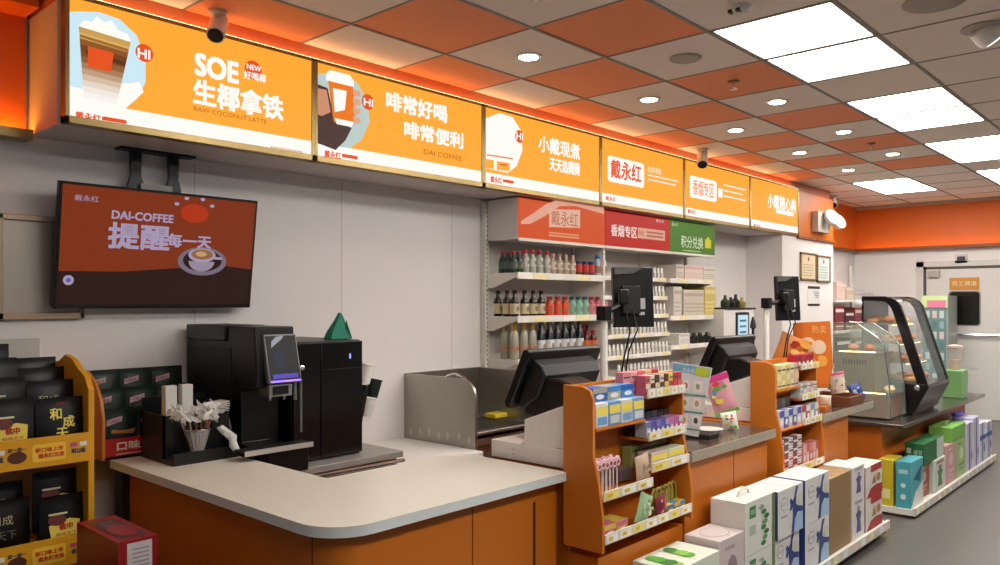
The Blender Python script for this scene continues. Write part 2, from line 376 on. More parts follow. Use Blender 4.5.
m.pol(FA, P_([(318, 84), (328, 88), (333, 110), (341, 122), (352, 128), (346, 140), (336, 150), (318, 143)]), E('#4a3630'), .001)
m.pol(FA, P_([(328, 78), (353, 84), (356, 118), (352, 126), (334, 122)]), E('#e8761e'), .0016)
m.pol(FA, P_([(333, 88), (347, 91), (345, 110), (335, 112)]), SW, .002)
m.pol(FA, P_([(327, 72), (331, 70), (350, 75), (354, 81), (354, 87), (326, 80)]), SW, .0022)
m.pol(FA, P_([(335, 118), (354, 122), (352, 127), (337, 124)]), SW, .0022)
for k in range(4): m.pol(FA, P_([(353, 89+k*9), (360, 91+k*9), (361, 96+k*9), (354, 97+k*9)]), E('#d9a184'), .0024)
m.pol(FA, P_([(318, 88), (327, 90), (331, 112), (322, 116), (318, 114)]), E('#c98c6c'), .0012)
m.build('picture', t)
m = MB(); y, z = sp(368, 102); m.disc(FA, y, z, .042, .042, SR, .003); T_(m, 'HI', 364, 98, 373, 105, SW, .0015, .004); m.build('badge', t); m = MB()
T_(m, '啡常好喝', 387, 91, 447, 109, SW, .004); T_(m, '啡常便利', 405, 121, 463, 137, SW, .004); T_(m, 'DAI COFFEE', 424, 149, 462, 154, E('#b05a1a')); m.build('headline', t); m = MB()
logo(m, 325, 150, 341, 157, (342, 153.5, 358, 157)); m.build('brand_mark', t)
t = sign(2, 'lit orange menu sign with a white round picture, third from the left')
m = MB(); m.pol(FA, P_([(486, 118), (500, 113), (513, 117), (521, 130), (523, 150), (517, 166), (508, 173), (486, 168)]), SW, .0005)
m.pol(FA, P_([(487, 154), (513, 158), (513, 159.5), (487, 155.5)]), E('#e08038'), .002)
m.pol(FA, P_([(486, 159), (494, 160), (494, 169), (486, 168)]), SO, .002); m.pol(FA, P_([(497, 161), (510, 163), (510, 171), (497, 170)]), SO, .002); m.pol(FA, P_([(500, 163.5), (507, 164.5), (507, 166), (500, 165)]), SR, .0025)
m.build('picture', t)
m = MB(); y, z = sp(519.5, 136.5); m.disc(FA, y, z, .042, .042, SR, .003); T_(m, 'HI', 516.5, 132, 523, 139, SW, .0012, .004); m.build('badge', t); m = MB()
T_(m, '小戴现煮', 539, 135, 580, 151, SW, .003); T_(m, '天天热腾腾', 550, 157, 580, 170, SW, .003); m.build('headline', t); m = MB(); logo(m, 491, 176, 502, 182, (503, 179, 514, 182)); m.build('brand_mark', t)
t = sign(3, 'lit orange menu sign with red brand characters in a white box')
m = MB(); sbox(lambda a, b, c, d: m.rrec(FA, a, b, c, d, SW, .001, .03), 608, 155, 644.5, 181); T_(m, '戴永红', 611, 159, 641, 177, SR, .003, .003); T_(m, '品质零售:', 648, 166, 662, 172, SW); lines(m, 648, 174, 679, 2, 4.5, SW, .012); logo(m, 606, 196, 616, 200); m.build('lettering', t)
t = sign(4, 'lit orange menu sign with outlined characters in a white box, fifth from the left')
m = MB(); sbox(lambda a, b, c, d: m.rrec(FA, a, b, c, d, SW, .001, .03), 690, 175, 717, 197); T_(m, '香烟专区', 693, 179, 714, 194, E('#f08a50'), .001, .003); sbox(lambda a, b, c, d: m.rrec(FA, a, b, c, d, SW, .001, .01), 718.5, 188, 723, 197); lines(m, 724, 184, 746, 3, 5.5, SW, .015); logo(m, 688, 209, 696, 213); m.build('lettering', t)
t = sign(5, 'lit orange menu sign farthest along, with one white headline')
m = MB(); T_(m, '小戴随心购', 768, 193, 796, 207, SW, .004); sbox(lambda a, b, c, d: m.rrec(FA, a, b, c, d, SW, .001, .02), 776, 209, 794, 213); logo(m, 754, 224, 761, 227); m.build('lettering', t)
# emergency light on the fascia
x = XS-.02
t = thing('emergency_light', 'white twin headed emergency light on the orange fascia end', 'light', (x, 8.98, 2.3))
y0, y1 = YU(812, x), YU(824, x)
MB(M('#cfcbc2', .5)).box(x, x+.07, y0, y1, PX(812, 232, x=x).z, PX(812, 211, x=x).z).build('battery_box', t, .006)
for (u, v, r) in ((830, 219, .105), (836, 223, .1)):
    m = MB(M('#e8e6e2', .3)); p = PX(u, v, x=x+.12); m.T = rot(p, 'Y', 60) @ Matrix.Rotation(R(20), 4, 'X'); m.lathe((0, 0, -.04), [(.03, 0), (r*.8, .03), (r, .07), (r*.96, .09), (r*.5, .105)], 20); m.build('lamp_head', t)
# ================================================================ THINGS ON THE BACK WALL
# television, hung by two arms from the underside of the sign box
tv_y0, tv_y1, tv_zt, tv_h = 1.22, 2.156, 2.018, .553
tl = R(8.2); A = Vector((-3.65, tv_y0, tv_zt)); down = Vector((-math.sin(tl), 0, -math.cos(tl)))
t = thing('television', 'wall hung television showing a brown coffee advert with a cup', 'television', (-3.7, 1.69, tv_zt-tv_h))
FT = Fr(A+down*tv_h, (0, 1, 0), -down)     # a: metres to the right, b: metres up the screen
m = MB(BLACK); m.T = Matrix.Translation(A+down*tv_h) @ Matrix(((0, 0, 1, 0), (1, 0, 0, 0), (0, 1, 0, 0), (0, 0, 0, 1)))
Wt = tv_y1-tv_y0
def slab(fr, a0, a1, b0, b1, e0, e1, mt):
    m = MB(mt); v = [fr(a, b, e) for a in (a0, a1) for b in (b0, b1) for e in (e0, e1)]
    m.add(v, [(0, 1, 3, 2), (4, 6, 7, 5), (0, 4, 5, 1), (2, 3, 7, 6), (0, 2, 6, 4), (1, 5, 7, 3)]); return m
m = slab(FT, 0, Wt, 0, tv_h, -.035, 0, BLACK); m.build('housing', t, .003)
m = slab(FT, .09, Wt-.09, .08, tv_h-.12, -.07, -.035, BLK2); m.build('back_cover', t, .006)
q = 1.0
SB_, SBR = M('#963a14', .3, em=.6), M('#2a120b', .3, em=.8)
m = MB(); m.rec(FT, .012, .018, Wt-.012, tv_h-.012, SB_, .0005)
def tp(u, v):
    p = PX(u, v, x=-3.69); return ((p.y-tv_y0), (p.z-(tv_zt-tv_h)))
m.pol(FT, [(.012, .018), (Wt-.012, .018), (Wt-.012, .2), (Wt*.8, .215), (Wt*.3, .17), (.012, .165)], SBR, .001)
LAV = M('#b9a8c8', .4, em=.7)
def tt(s, u0, v0, u1, v1, mt=LAV, bold=0):
    a0, b1 = tp(u0, v0); _, b0 = tp(u0, v1); a1, _ = tp(u1, v0); m.txt(FT, s, a0, b0, a1, b1, mt, .0016, bold)
tt('戴永红', 72, 195, 96, 201); tt('DAI-COFFEE', 110, 211, 171, 219, LAV, .0015); tt('提醒', 108, 223, 168, 248, LAV, .004); tt('每一天', 167, 234, 210, 247, LAV, .002)
a, b = tp(203, 262); m.disc(FT, a, b, .125, .07, M('#8e7d92', .4, em=.6), .0015); m.disc(FT, a, b+.004, .1, .054, SBR, .002)
m.disc(FT, a-.005, b+.03, .07, .034, LAV, .0026); m.disc(FT, a-.005, b+.0, .066, .05, M('#a898ac', .4, em=.7), .0024, w0=180, w1=360); m.disc(FT, a-.005, b+.034, .056, .025, M('#9a6a3c', .4, em=.8), .003)
m.disc(FT, a-.01, b+.036, .028, .013, M('#c9a27a', .4, em=.8), .0034); m.rec(FT, a+.06, b+.012, a+.1, b+.024, LAV, .0022)
a, b = tp(192, 214); m.disc(FT, a, b, .07, .045, M('#b8340a', .4, em=.8), .0012)
for w in (150, 115, 70, 35): m.disc(FT, a+.105*math.cos(R(w)), b+.075*math.sin(R(w)), .012, .008, LAV, .0014, 10)
a, b = tp(70, 281); m.disc(FT, a, b, .022, .022, LAV, .0016); m.disc(FT, a, b, .01, .01, M('#5a5ab0', .4, em=.8), .002)
m.build('screen', t)
t = thing('television_mount', 'black two armed ceiling bracket carrying the television', 'bracket', (-3.74, 1.68, ZB))
MB(BLACK).box(-3.79, -3.72, 1.5, 1.86, ZB-.012, ZB).build('plate', t, .002)
for y in (1.585, 1.765):
    MB(BLACK).prism([(y-.026, ZB-.012), (y+.026, ZB-.012), (y+.022, ZB-.12), (y+.036, ZB-.17), (y+.032, ZB-.27), (y-.032, ZB-.27), (y-.036, ZB-.17), (y-.022, ZB-.12)], 'yz', -3.775, -3.755).build('arm', t)
MB(M('#a8a6a2', .6)).box(-3.752, -3.74, 1.6, 1.75, ZB-.24, ZB-.16).build('hanger', t)
# mirror panel in a brushed frame, left of the television
t = thing('framed_mirror', 'stainless mirror panel in a pale frame left of the television', 'mirror', (XB, 1.0, 1.43))
y0, y1, z0, z1 = .55, 1.37, 1.425, 1.875
MB(M('#b9a48c', .35, .4)).box(XB, XB+.03, y0, y1, z0, z0+.03).box(XB, XB+.03, y0, y1, z1-.025, z1).box(XB, XB+.03, y1-.02, y1, z0, z1).box(XB, XB+.03, 1.03, 1.05, z0, z1).box(XB, XB+.03, y0, y0+.02, z0, z1).build('frame', t, .003)
for a, b in ((y0+.02, 1.03), (1.05, y1-.02)): MB(M('#b8aea4', .38, .6)).box(XB, XB+.015, a, b, z0+.03, z1-.025).build('mirror_pane', t)

# ================================================================ YELLOW POUCH RACK, LEFT
YR = M('#e0a21e', .4); YO = M('#c87a20', .4)
xr0, xr1, ry0, ry1 = -3.78, -3.25, .52, 1.21
t = thing('display_rack', 'yellow floor rack of black snack pouches at the left edge', 'rack', (-3.5, .87, 0))
side = [(xr0, .04), (xr1, .04), (xr1, 1.16), (-3.29, 1.21), (-3.36, 1.235), (-3.42, 1.27), (-3.5, 1.285), (-3.56, 1.26), (-3.6, 1.25), (xr0, 1.25)]
for y in (ry0, ry1-.022): MB(YR).prism(side, 'xz', y, y+.022).build('side_panel', t, .002)
MB(WHITE).box(xr0, xr0+.012, ry0+.022, ry1-.022, .05, 1.31).build('back_panel', t)
MB(M('#c9c4bc', .5)).box(xr0+.012, xr0+.04, .86, 1.17, 1.2, 1.345).build('header_box', t)
for k, z in enumerate((.905, .52, .12)):
    MB(YR).box(xr0+.012, xr1-.005, ry0+.022, ry1-.022, z-.015, z).build('shelf', t)
    m = MB(YR).box(xr1-.005, xr1+.006, ry0+.01, ry1-.01, z-.02, z+.09); f = Fr((xr1+.006, 0, z+.008), (0, 1, 0), (0, 0, 1))
    Bw, Rr = M('#34405c', .5), M('#d0441c', .5)
    for c in range(3):
        yy = ry1-.24-c*.28
        if yy < ry0: break
        m.rrec(f, yy+.02, -.008, yy+.135, .058, M('#f6c83c', .5), .001, .01); m.txt(f, '新口味上市', yy+.03, .028, yy+.125, .044, Rr, .002, .0008); m.txt(f, '戴永红优选', yy+.04, .006, yy+.128, .022, Rr, .002, .0008)
        m.rec(f, yy+.15, .034, yy+.175, .05, M('#c2507a', .5)); m.rec(f, yy+.185, .034, yy+.21, .05, WHITE); m.txt(f, '和成', yy+.155, .008, yy+.205, .026, Bw, .001, .0012)
        m.txt(f, '买一送一', yy-.06, .04, yy-.0, .054, Bw, .001, .0008); m.disc(f, yy-.03, .018, .032, .022, M('#5a2c1c', .5), .001)
    m.build('front_board', t)
def pouch(name, lab, grp, w, h, d, base, art):
    """a stand-up pouch facing +x, base centre at the origin"""
    t = thing(name, lab, 'pouch', (0, 0, 0), grp); t['_w'] = (0, 0, 0)
    m = MB(base); pts = []; n = 7
    prof = [(0, d/2, .96), (.04, d/2, 1), (.3, d*.52, 1), (.6, d*.36, 1), (.85, d*.12, 1), (.93, .003, 1), (1, .0025, 1)]
    vs = []; fs = []
    for (k, th, ww) in prof:
        for s in (1, -1):
            for a in range(n):
                y = (a/(n-1)-.5)*w*ww; b = 1-abs(a/(n-1)*2-1)**3; vs.append((s*th*(.25+.75*b)+k*h*-.0, y, k*h))
    L = len(prof)
    for i in range(L-1):
        for s in (0, 1):
            for a in range(n-1):
                q = [i*2*n+s*n+a, i*2*n+s*n+a+1, (i+1)*2*n+s*n+a+1, (i+1)*2*n+s*n+a]; fs.append(q if s == 0 else q[::-1])
        for a in (0, n-1): 
            q = [i*2*n+a, (i+1)*2*n+a, (i+1)*2*n+n+a, i*2*n+n+a]; fs.append(q if a == 0 else q[::-1])
    fs.append(list(range(n))[::-1]+list(range(n, 2*n)))
    m.add(vs, fs, True); m.build('bag', t, smooth=60)
    # printed label, bowed with the bag
    m = MB(); art(m, Fr((d*.53+.001, 0, 0), (0, 1, 0), (-.0, 0, 1)), Fr((d*.53+.001, 0, h*.28), (0, 1, 0), Vector((-d*.3, 0, h*.55)).normalized()), w, h); m.build('label', t)
    return t
def art_y(m, f, g, w, h):
    m.pol(g, [(-w*.3, h*.02), (w*.3, h*.05), (w*.33, h*.3), (w*.1, h*.34), (-w*.34, h*.26)], M('#e6cf52', .5), .004)
    m.disc(g, -w*.16, h*.34, w*.2, h*.09, M('#6a2c22', .5), .005, 14); m.txt(g, '槟中', -w*.12, h*.17, w*.16, h*.27, RED, .006, .001); m.txt(g, '和成天下', -w*.2, h*.08, w*.24, h*.13, RED, .006)
    m.rec(g, -w*.34, h*.42, w*.06, h*.45, M('#d8d0a8', .5), .006)
def art_k(m, f, g, w, h):
    for s, a, b in (('和', -.24, .36), ('成', .02, .22), ('天', -.12, .02)): m.txt(g, s, a*w, b*h, (a+.24)*w, (b+.19)*h, M('#e8d860', .5), .005, .001)
    m.txt(g, '口味王', -w*.1, h*.6, w*.14, h*.65, RED, .006)
def art_g(m, f, g, w, h):
    m.txt(g, '和成', -w*.3, h*.3, w*.14, h*.46, M('#b8ae86', .5), .005); m.txt(g, '天下', -w*.2, h*.05, w*.2, h*.2, M('#6a6250', .5), .005)
PB = M('#050506', .32, var=.02)
G1 = 'black snack pouches on the yellow rack'
pa = pouch('snack_pouch', 'x', G1, .165, .235, .055, PB, art_y); pk = pouch('snack_pouch', 'x', G1, .17, .225, .055, PB, art_k); pg = pouch('snack_pouch', 'x', G1, .17, .215, .055, PB, art_g)
spA = [((-3.33, .93, .906), 'front pouch'), ((-3.42, .93, .945), 'second pouch back'), ((-3.52, .93, 1.0), 'third pouch back'), ((-3.62, .93, 1.06), 'rearmost pouch')]
sp_used = set()
def put(proto, p, lab, rz=0):
    if proto.name not in sp_used: sp_used.add(proto.name); proto.location = p; proto['label'] = lab; proto.rotation_euler = (0, 0, rz); return proto
    return dup(proto, p, lab, rz)
def stand(x0, x1, y0, y1, z): pass
# stepped risers carry the rear rows
t2 = MB(M('#3a2c18', .6))
for k in (1, 2, 3): t2.box(-3.355-.1*k, -3.27-.1*k, ry0+.03, ry1-.03, .906, .93+.04*k)
tr = bpy.data.objects.get('display_rack')
t2.build('riser', tr)
for k in range(4): put(pa, (-3.315-.1*k, .935, .907+(0, .07, .14, .19)[k]), 'black pouch with a yellow label on the top tier, '+('front of', 'second in', 'third in', 'rearmost in')[k]+' the left column')
for k in range(3): put(pk if k == 0 else pg, (-3.31-.1*k, 1.105, .907+(0, .07, .115)[k]), ('black pouch with yellow brush lettering at the front of the top tier', 'dark pouch right behind the yellow lettered one on the top tier', 'rearmost dark pouch in the right column of the top tier')[k])
put(pg, (-3.31-.3, 1.105, .907+.15), 'plain dark pouch against the pale header box of the rack')
for k in range(2): put(pa, (-3.31-.07*k, 1.115, .521+.085*k), ('front black pouch with a yellow label, lower tier of the rack', 'black yellow labelled pouch behind the front one, lower tier')[k])
for k in range(2): put(pg, (-3.36-.08*k, .93, .545+.05*k), ('dark pouch with pale lettering standing in the perforated basket', 'dark pouch behind the first in the perforated basket')[k])
# perforated basket
t = thing('basket', 'small orange basket with round holes on the lower rack tier', 'basket', (-3.32, .93, .521))
m = MB(M('#d89a44', .5)).box(-3.42, -3.27, .83, 1.02, .521, .527).box(-3.42, -3.415, .83, 1.02, .521, .6).box(-3.42, -3.27, .83, .835, .521, .6).prism([(-3.42, .521), (-3.27, .521), (-3.262, .6), (-3.42, .6)], 'xz', 1.015, 1.02).box(-3.272, -3.264, .83, 1.02, .521, .6)
f = FX(-3.264)
for a in range(7):
    for b_ in range(3): m.disc(f, .85+a*.026, .54+b_*.022, .009, .008, M('#3c1c0c', .6), .001, 10)
m.build('body', t)
# red carton in front of the counter end
t = thing('carton', 'dark red glossy gift carton on the floor right of the yellow rack', 'box', (-2.75, 1.05, 0))
x1 = -2.62; ya, yb = YU(118, x1), YU(158, x1); zt = PX(118, 543, x=x1).z
m = MB(M('#8e1418', .3)).box(-2.97, x1, ya, yb, .001, zt); f = FX(x1); m.rec(f, ya+(yb-ya)*.22, zt-.12, yb-.02, zt-.01, M('#c9bfc0', .4), .001)
for k in range(6): m.rec(f, ya+.045, zt-.03-k*.014, yb-.03, zt-.034-k*.014, M('#8d8488', .5), .002)
f = Fr((0, 0, zt), (1, 0, 0), (0, 1, 0)); m.rec(f, -2.93, ya+.02, x1-.03, yb-.02, M('#4c3038', .3)); m.disc(f, -2.75, (ya+yb)/2, .08, .04, M('#8d2a2a', .3), .002); m.txt(f, '礼盒', -2.9, ya+.04, -2.82, yb-.04, M('#7c7478', .3), .002)
m.build('body', t, .003)

# ================================================================ NEAR COUNTER (L shaped)
Z = .82; TOPM = M('#dedacd', .3, var=.03, sc=60); EDGE = M('#d6dad8', .4)
def arc(cx, cy, r, a0, a1, n=8): return [(cx+r*math.cos(R(a0+(a1-a0)*k/n)), cy+r*math.sin(R(a0+(a1-a0)*k/n))) for k in range(n+1)]
yn, xe, yi, xi, ye = 1.378, -1.93, 1.80, -2.55, 2.515
poly = [(-3.53, yn)]+arc(xe-.16, yn+.16, .16, -90, 0)+[(xe, ye), (xi, ye), (xi, yi), (-3.53, yi)]
t = thing('countertop', 'pale L shaped countertop with a rounded corner in the foreground', 'countertop', (-2.6, 1.7, Z-.035))
MB(EDGE).prism(poly, 'xy', Z-.034, Z-.0015).build('edge_band', t)
MB(TOPM).prism(poly, 'xy', Z-.0015, Z).build('top', t)
ins = .05; poly = [(-3.45, yn+ins)]+arc(xe-ins-.1, yn+ins+.1, .1, -90, 0)+[(xe-ins, ye-.01), (xi+.02, ye-.01), (xi+.02, yi-.02), (-3.45, yi-.02)]
t = thing('counter_cabinet', 'orange cabinet under the pale foreground countertop', 'cabinet', (-2.6, 1.7, 0))
m = MB(ORANGE).prism(poly, 'xy', .06, Z-.035)
for x in (-2.1,): m.box(x, x+.004, yn+ins-.0015, yn+ins, .06, Z-.035, M('#5a2c0a', .5))
m.box(xe-ins, xe-ins+.0015, 2.02, 2.024, .06, Z-.035, M('#5a2c0a', .5)); m.box(xe-ins, xe-ins+.0015, 2.36, 2.372, .1, Z-.1, M('#2a1406', .5))
m.build('body', t); MB(BLK2).box(-3.53, -3.45, yn+.02, yi-.02, .0, Z-.035).build('end_panel', t); MB(BLK2).box(-3.4, xe-ins-.06, yn+ins+.05, yi-.05, 0, .06).box(-2.5, xe-ins-.06, yi-.06, ye-.05, 0, .06).build('plinth', t)
# lower white counter along the wall
t = thing('back_counter', 'low white counter along the wall under the coffee machines', 'counter', (-3.47, 2.3, 0))
MB(WHITE).box(XB+.004, -3.12, 1.82, 3.275, .61, .645).build('top', t, .002); MB(M('#cfc9c0', .5)).box(XB+.004, -3.16, 1.82, 3.275, 0, .61).build('cabinet', t)
# red pouch display
x0, x1, ya, yb = -3.80, -3.535, 1.36, 1.80
t = thing('pouch_display', 'red counter display of dark green snack pouches beside the yellow rack', 'display', (-3.66, 1.58, Z))
m = MB(RED).box(x1-.012, x1, ya, yb, Z, Z+.088).box(x0, x1, ya, yb, Z, Z+.012).box(x0, x0+.01, ya, yb, Z, 1.05); f = FX(x1)
m.txt(f, '口味王', ya+.05, Z+.035, ya+.2, Z+.072, M('#f0d8c8', .5), .001, .0015); m.rec(f, ya+.045, Z+.016, ya+.19, Z+.022, M('#d99a8c', .5)); m.build('tray', t)
MB(YO).prism([(x0, Z), (x1, Z), (x1+.002, 1.0), (-3.56, 1.08), (-3.62, 1.15), (-3.7, 1.19), (x0, 1.2)], 'xz', ya-.012, ya).build('side_panel', t)
MB(RED).prism([(x0, Z), (x1, Z), (x1, .95), (-3.62, 1.05), (x0, 1.1)], 'xz', yb, yb+.008).build('side_panel', t)
MB(M('#2a0c0a', .6)).box(x0+.01, x1-.13, ya, yb, Z+.012, Z+.09).box(x0+.01, x1-.19, ya, yb, Z+.09, Z+.17).build('riser', t)
def art_d(m, f, g, w, h):
    m.pol(g, [(-w*.42, h*.36), (w*.02, h*.44), (w*.04, h*.56), (-w*.4, h*.49)], M('#b59aa0', .5), .006); m.txt(g, '口味王', -w*.36, h*.415, -w*.02, h*.5, M('#7a2030', .5), .0075)
    m.pol(g, [(-w*.3, h*.2), (w*.32, h*.16), (w*.42, h*.28), (w*.1, h*.24), (-w*.28, h*.28)], M('#9a6a2a', .5), .005)
G2 = 'dark green pouches in the red counter display'
pd = pouch('snack_pouch', 'x', G2, .15, .2, .05, M('#14241a', .3, var=.03), art_d)
k = 0
for r_, (xx, zz) in enumerate(((-3.575, Z+.014), (-3.69, Z+.092), (-3.752, Z+.172))):
    for c_ in range(3):
        if r_ == 0 and c_ == 2: continue
        put(pd, (xx, ya+.075+c_*.146, zz), 'dark green pouch in the red display, '+('front', 'middle', 'back')[r_]+' row, '+(('left', 'centre', 'right')[c_])+' one')
# black organiser with straws
x0, x1, ya, yb = -3.50, -3.19, 1.50, 1.79
t = thing('condiment_organizer', 'black counter organiser holding wrapped straws and lids', 'organizer', (-3.35, 1.65, Z))
m = MB(BLACK).box(x0, x1, ya, yb, Z, Z+.02).prism([(x0, Z+.02), (x1-.06, Z+.02), (x1-.06, Z+.12), (x0+.21, 1.02), (x0, Z+.24)], 'xz', yb-.01, yb).box(x0, x0+.008, ya, yb, Z+.02, Z+.26).box(x1-.02, x1, ya, yb, Z+.02, Z+.05).box(x0, x1-.1, ya+.0, ya+.01, Z+.02, 1.02).box(x0+.2, x0+.21, ya, yb, Z+.02, 1.02)
m.build('body', t)
m = MB(BLK2).box(x0+.008, x0+.13, ya+.14, ya+.146, Z+.02, Z+.2); m.build('divider', t)
cx, cy = -3.22, 1.615
t = thing('straw_cup', 'clear tapered cup of wrapped straws on the black organiser', 'cup', (cx, cy, Z+.02))
MB(glassy('#d8d8d8', .22)).lathe((cx, cy, Z+.02), [(.02, 0), (.021, .004), (.055, .12), (.053, .12), (.018, .006)], 20).build('cup', t)
MB(CHROME).lathe((cx, cy, Z+.138), [(.0545, 0), (.058, .002), (.056, .005), (.053, .003)], 20).build('rim', t)
root = None
for i in range(12):
    w = i*2.4; r1 = .008+.009*(i % 3)*.5; r2 = .045+.03*((i*7) % 5)/5; a_ = (cx+r1*math.cos(w), cy+r1*math.sin(w), Z+.03); b_ = (cx+r2*math.cos(w), cy+r2*1.2*math.sin(w), Z+.2+.012*(i % 3))
    t = thing('drinking_straw', 'paper wrapped straw standing in the clear tapered cup', 'straw', a_, 'wrapped straws in the clear cup')
    MB(M(('#8a5a44', '#b9a79a', '#7a4a38')[i % 3], .5)).tube([a_, b_], .0032, 6).build('straw', t)
    top = Vector(b_); m = MB(glassy('#f0eeea', .75, .3))
    for j in range(9):
        q = top+Vector((random.uniform(-.02, .02), random.uniform(-.025, .025), random.uniform(-.02, .02))); d = Vector((random.uniform(-1, 1), random.uniform(-1, 1), random.uniform(-.4, 1))).normalized()*.032; e_ = Vector((random.uniform(-1, 1), random.uniform(-1, 1), random.uniform(-1, 1))).normalized()*.009
        m.add([q-d-e_, q-d+e_, q+e_*1.3, q+d, q-e_*1.3], [(0, 1, 2, 4), (4, 2, 3)])
    m.build('wrapper', t)
PAP = M('#d5d2cc', .6)
for (u, v0, v1, w, l) in ((160.5, 386, 412, .052, 'white paper sleeve standing left behind the straw cup'), (184.5, 384, 412, .05, 'taller white paper sleeve standing behind the straws')):
    p = PX(u, v1, x=-3.33); p.y = max(p.y, 1.54); p2 = PX(u, v0, x=-3.33)
    tag(MB(PAP).box(-3.34, -3.30, p.y-w/2, p.y+w/2, p.z-.06, p2.z).build('paper_sleeve', bevel=.004), l, 'paper')
p = PX(215, 404, x=-3.28); m = MB(PAP)
for k in range(5): m.T = rot((p.x, p.y, p.z), 'X', -14+k*5) ; m.box(-.04, .04, -.055+k*.004, .05, -.02+.006*k, -.016+.006*k)
m.T = None; m.box(p.x-.03, p.x+.03, p.y-.03, p.y+.05, Z+.12, p.z-.02, BLACK); tag(m.build('napkins'), 'white napkins fanned on top of the black organiser', 'napkin')
p = PX(228, 440, x=-3.18); m = MB(PAP)
m.add([p+Vector(q) for q in ((0, -.055, .06), (.01, -.03, .07), (.02, .03, .02), (.0, .04, -.01), (.02, .045, -.045), (.02, .02, -.055), (.0, .005, -.03), (.01, -.0, 0), (0, -.03, .03))], [(0, 1, 2, 7, 8), (7, 2, 3, 6), (6, 3, 4, 5)])
o = m.build('receipt'); s_ = o.modifiers.new('s', 'SOLIDIFY'); s_.thickness = .002; tag(o, 'crumpled white paper strip hanging at the organiser corner', 'paper')

# ================================================================ COFFEE MACHINE, MILK FRIDGE, TRAY
zt0 = .645
t = thing('drip_tray', 'long stainless tray under the black coffee machines', 'tray', (-3.35, 2.3, zt0))
MB(M('#a09c96', .45, .4)).box(XB+.02, -3.1, 1.86, 2.66, zt0+.06, zt0+.092).build('pan', t, .003); MB(M('#8c8880', .4, .6)).box(XB+.03, -3.13, 1.88, 2.64, zt0, zt0+.06).build('base', t); MB(CHROME).tube([(-3.095, 2.1, zt0+.045), (-3.095, 2.66, zt0+.045)], .01, 10).build('front_rail', t)
zm = zt0+.093
x0, x1, ya, yb = -3.80, -3.14, 1.85, 2.05; zt = 1.388
t = thing('coffee_machine', 'black automatic coffee machine with a tilted touch screen', 'coffee machine', (-3.46, 2.0, zm))
MB(BLACK).prism([(x0, zm), (x1-.02, zm), (x1-.02, zm+.1), (x1-.14, zm+.12), (x1-.14, zm+.36), (x1, zm+.38), (x1-.02, zt), (x0+.05, zt), (x0+.05, zt-.075), (x0, zt-.08)], 'xz', ya, yb).build('body', t, .006)
MB(M('#0c0c0e', .35)).box(x0+.02, x1-.26, ya-.012, yb+.0, zt-.07, zt+.003).build('bean_hopper', t, .006)
MB(BLK2).box(x0+.02, x1-.22, ya-.003, ya, zm+.03, zt-.1).build('side_cover', t, .001)
MB(BLK2).box(x1-.21, x1-.19, ya-.004, ya, zt-.3, zt-.24).build('badge', t)
# tilted screen
zs0, zs1 = PX(281, 383, x=-3.1).z, PX(281, 333, x=-3.1).z; xs_ = x1+.012
sy0, sy1 = YU(268, -3.11), YU(301, -3.11)
ux = Vector((-.055, 0, zs1-zs0)).normalized(); ux2 = Vector((.10, sy1-sy0, 0)).normalized(); fs_ = Fr((xs_+.03, sy0, zs0), (0, 1, 0), ux); hh = zs1-zs0; ww = sy1-sy0
slab(fs_, 0, ww, 0, hh, -.03, 0, M('#8a8d92', .4, .7)).build('screen_frame', t, .006)
m = slab(fs_, .008, ww-.008, .012, hh-.008, 0, .002, M('#0c0e14', .6)); m.rec(fs_, .008, .003, ww-.008, .012, M('#9c6cff', .4, em=1.6), .002)
m.pol(fs_, [(.03, .16), (.09, .2), (.1, .215), (.06, .21), (.035, .19)], M('#c8ccd8', .3, em=.5), .003); m.rec(fs_, .02, .02, ww-.02, .04, M('#5c4cc0', .3, em=.8), .003); m.rec(fs_, .04, .06, .085, .15, M('#2a3450', .3, em=.5), .003); m.build('touch_screen', t)
ys0, ys1 = YU(270, -3.11), YU(293, -3.11)
m = MB(M('#a8aaac', .3, .8)).box(-3.2, -3.115, ys0, ys1, PX(280, 397, x=-3.1).z, PX(280, 385, x=-3.1).z); f = FX(-3.115); zz = PX(280, 391, x=-3.1).z; m.rec(f, ys0+.015, zz-.018, ys1-.02, zz+.02, BLACK); m.build('spout_block', t, .003)
for u in (273, 287): yy = YU(u, -3.13); MB(CHROME).tube([(-3.15, yy, zz-.02), (-3.15, yy, zz-.045)], .007, 8).build('spout', t)
MB(M('#9fa09f', .3, .9)).tube([(-3.13, YU(295, -3.13), zz+.03), (-3.13, YU(295, -3.13), zz-.05)], .008, 10).build('steam_wand', t)
yw = YU(301, -3.12); MB(M('#9fa09f', .3, .9)).tube([(-3.12, yw, PX(300, 380, x=-3.12).z), (-3.12, yw, PX(300, 432, x=-3.12).z)], .006, 10).build('water_pipe', t)
dy0, dy1 = YU(245, -3.04), YU(313, -3.04)
m = MB(BLK2).box(x1+.01, x1+.095, dy0, dy1, zm+.118, zm+.128).box(x1+.095, x1+.103, dy0, dy1, zm+.108, zm+.13, M('#d8d6d0', .3, .5)); m.build('drip_grid', t); MB(BLACK).box(x1-.05, x1+.08, 1.86, dy1-.01, zm, zm+.117).build('drip_box', t, .004)
x1f = -3.2; ya, yb = 2.075, 2.475; zf = 1.31; ym = YU(321, x1f)
t = thing('milk_fridge', 'black two door milk fridge beside the coffee machine', 'fridge', (-3.5, 2.3, zm))
MB(BLACK).box(x1f-.55, x1f-.02, ya, yb, zm, zf).build('body', t, .004)
MB(M('#0e0e0f', .25)).box(x1f-.02, x1f-.002, ya+.002, ym-.002, zm+.01, zf-.005).build('door', t, .003)
d_ = MB(M('#0e0e0f', .25)).box(x1f-.02, x1f, ym+.002, yb, zm+.01, zf-.005).build('door', t, .003)
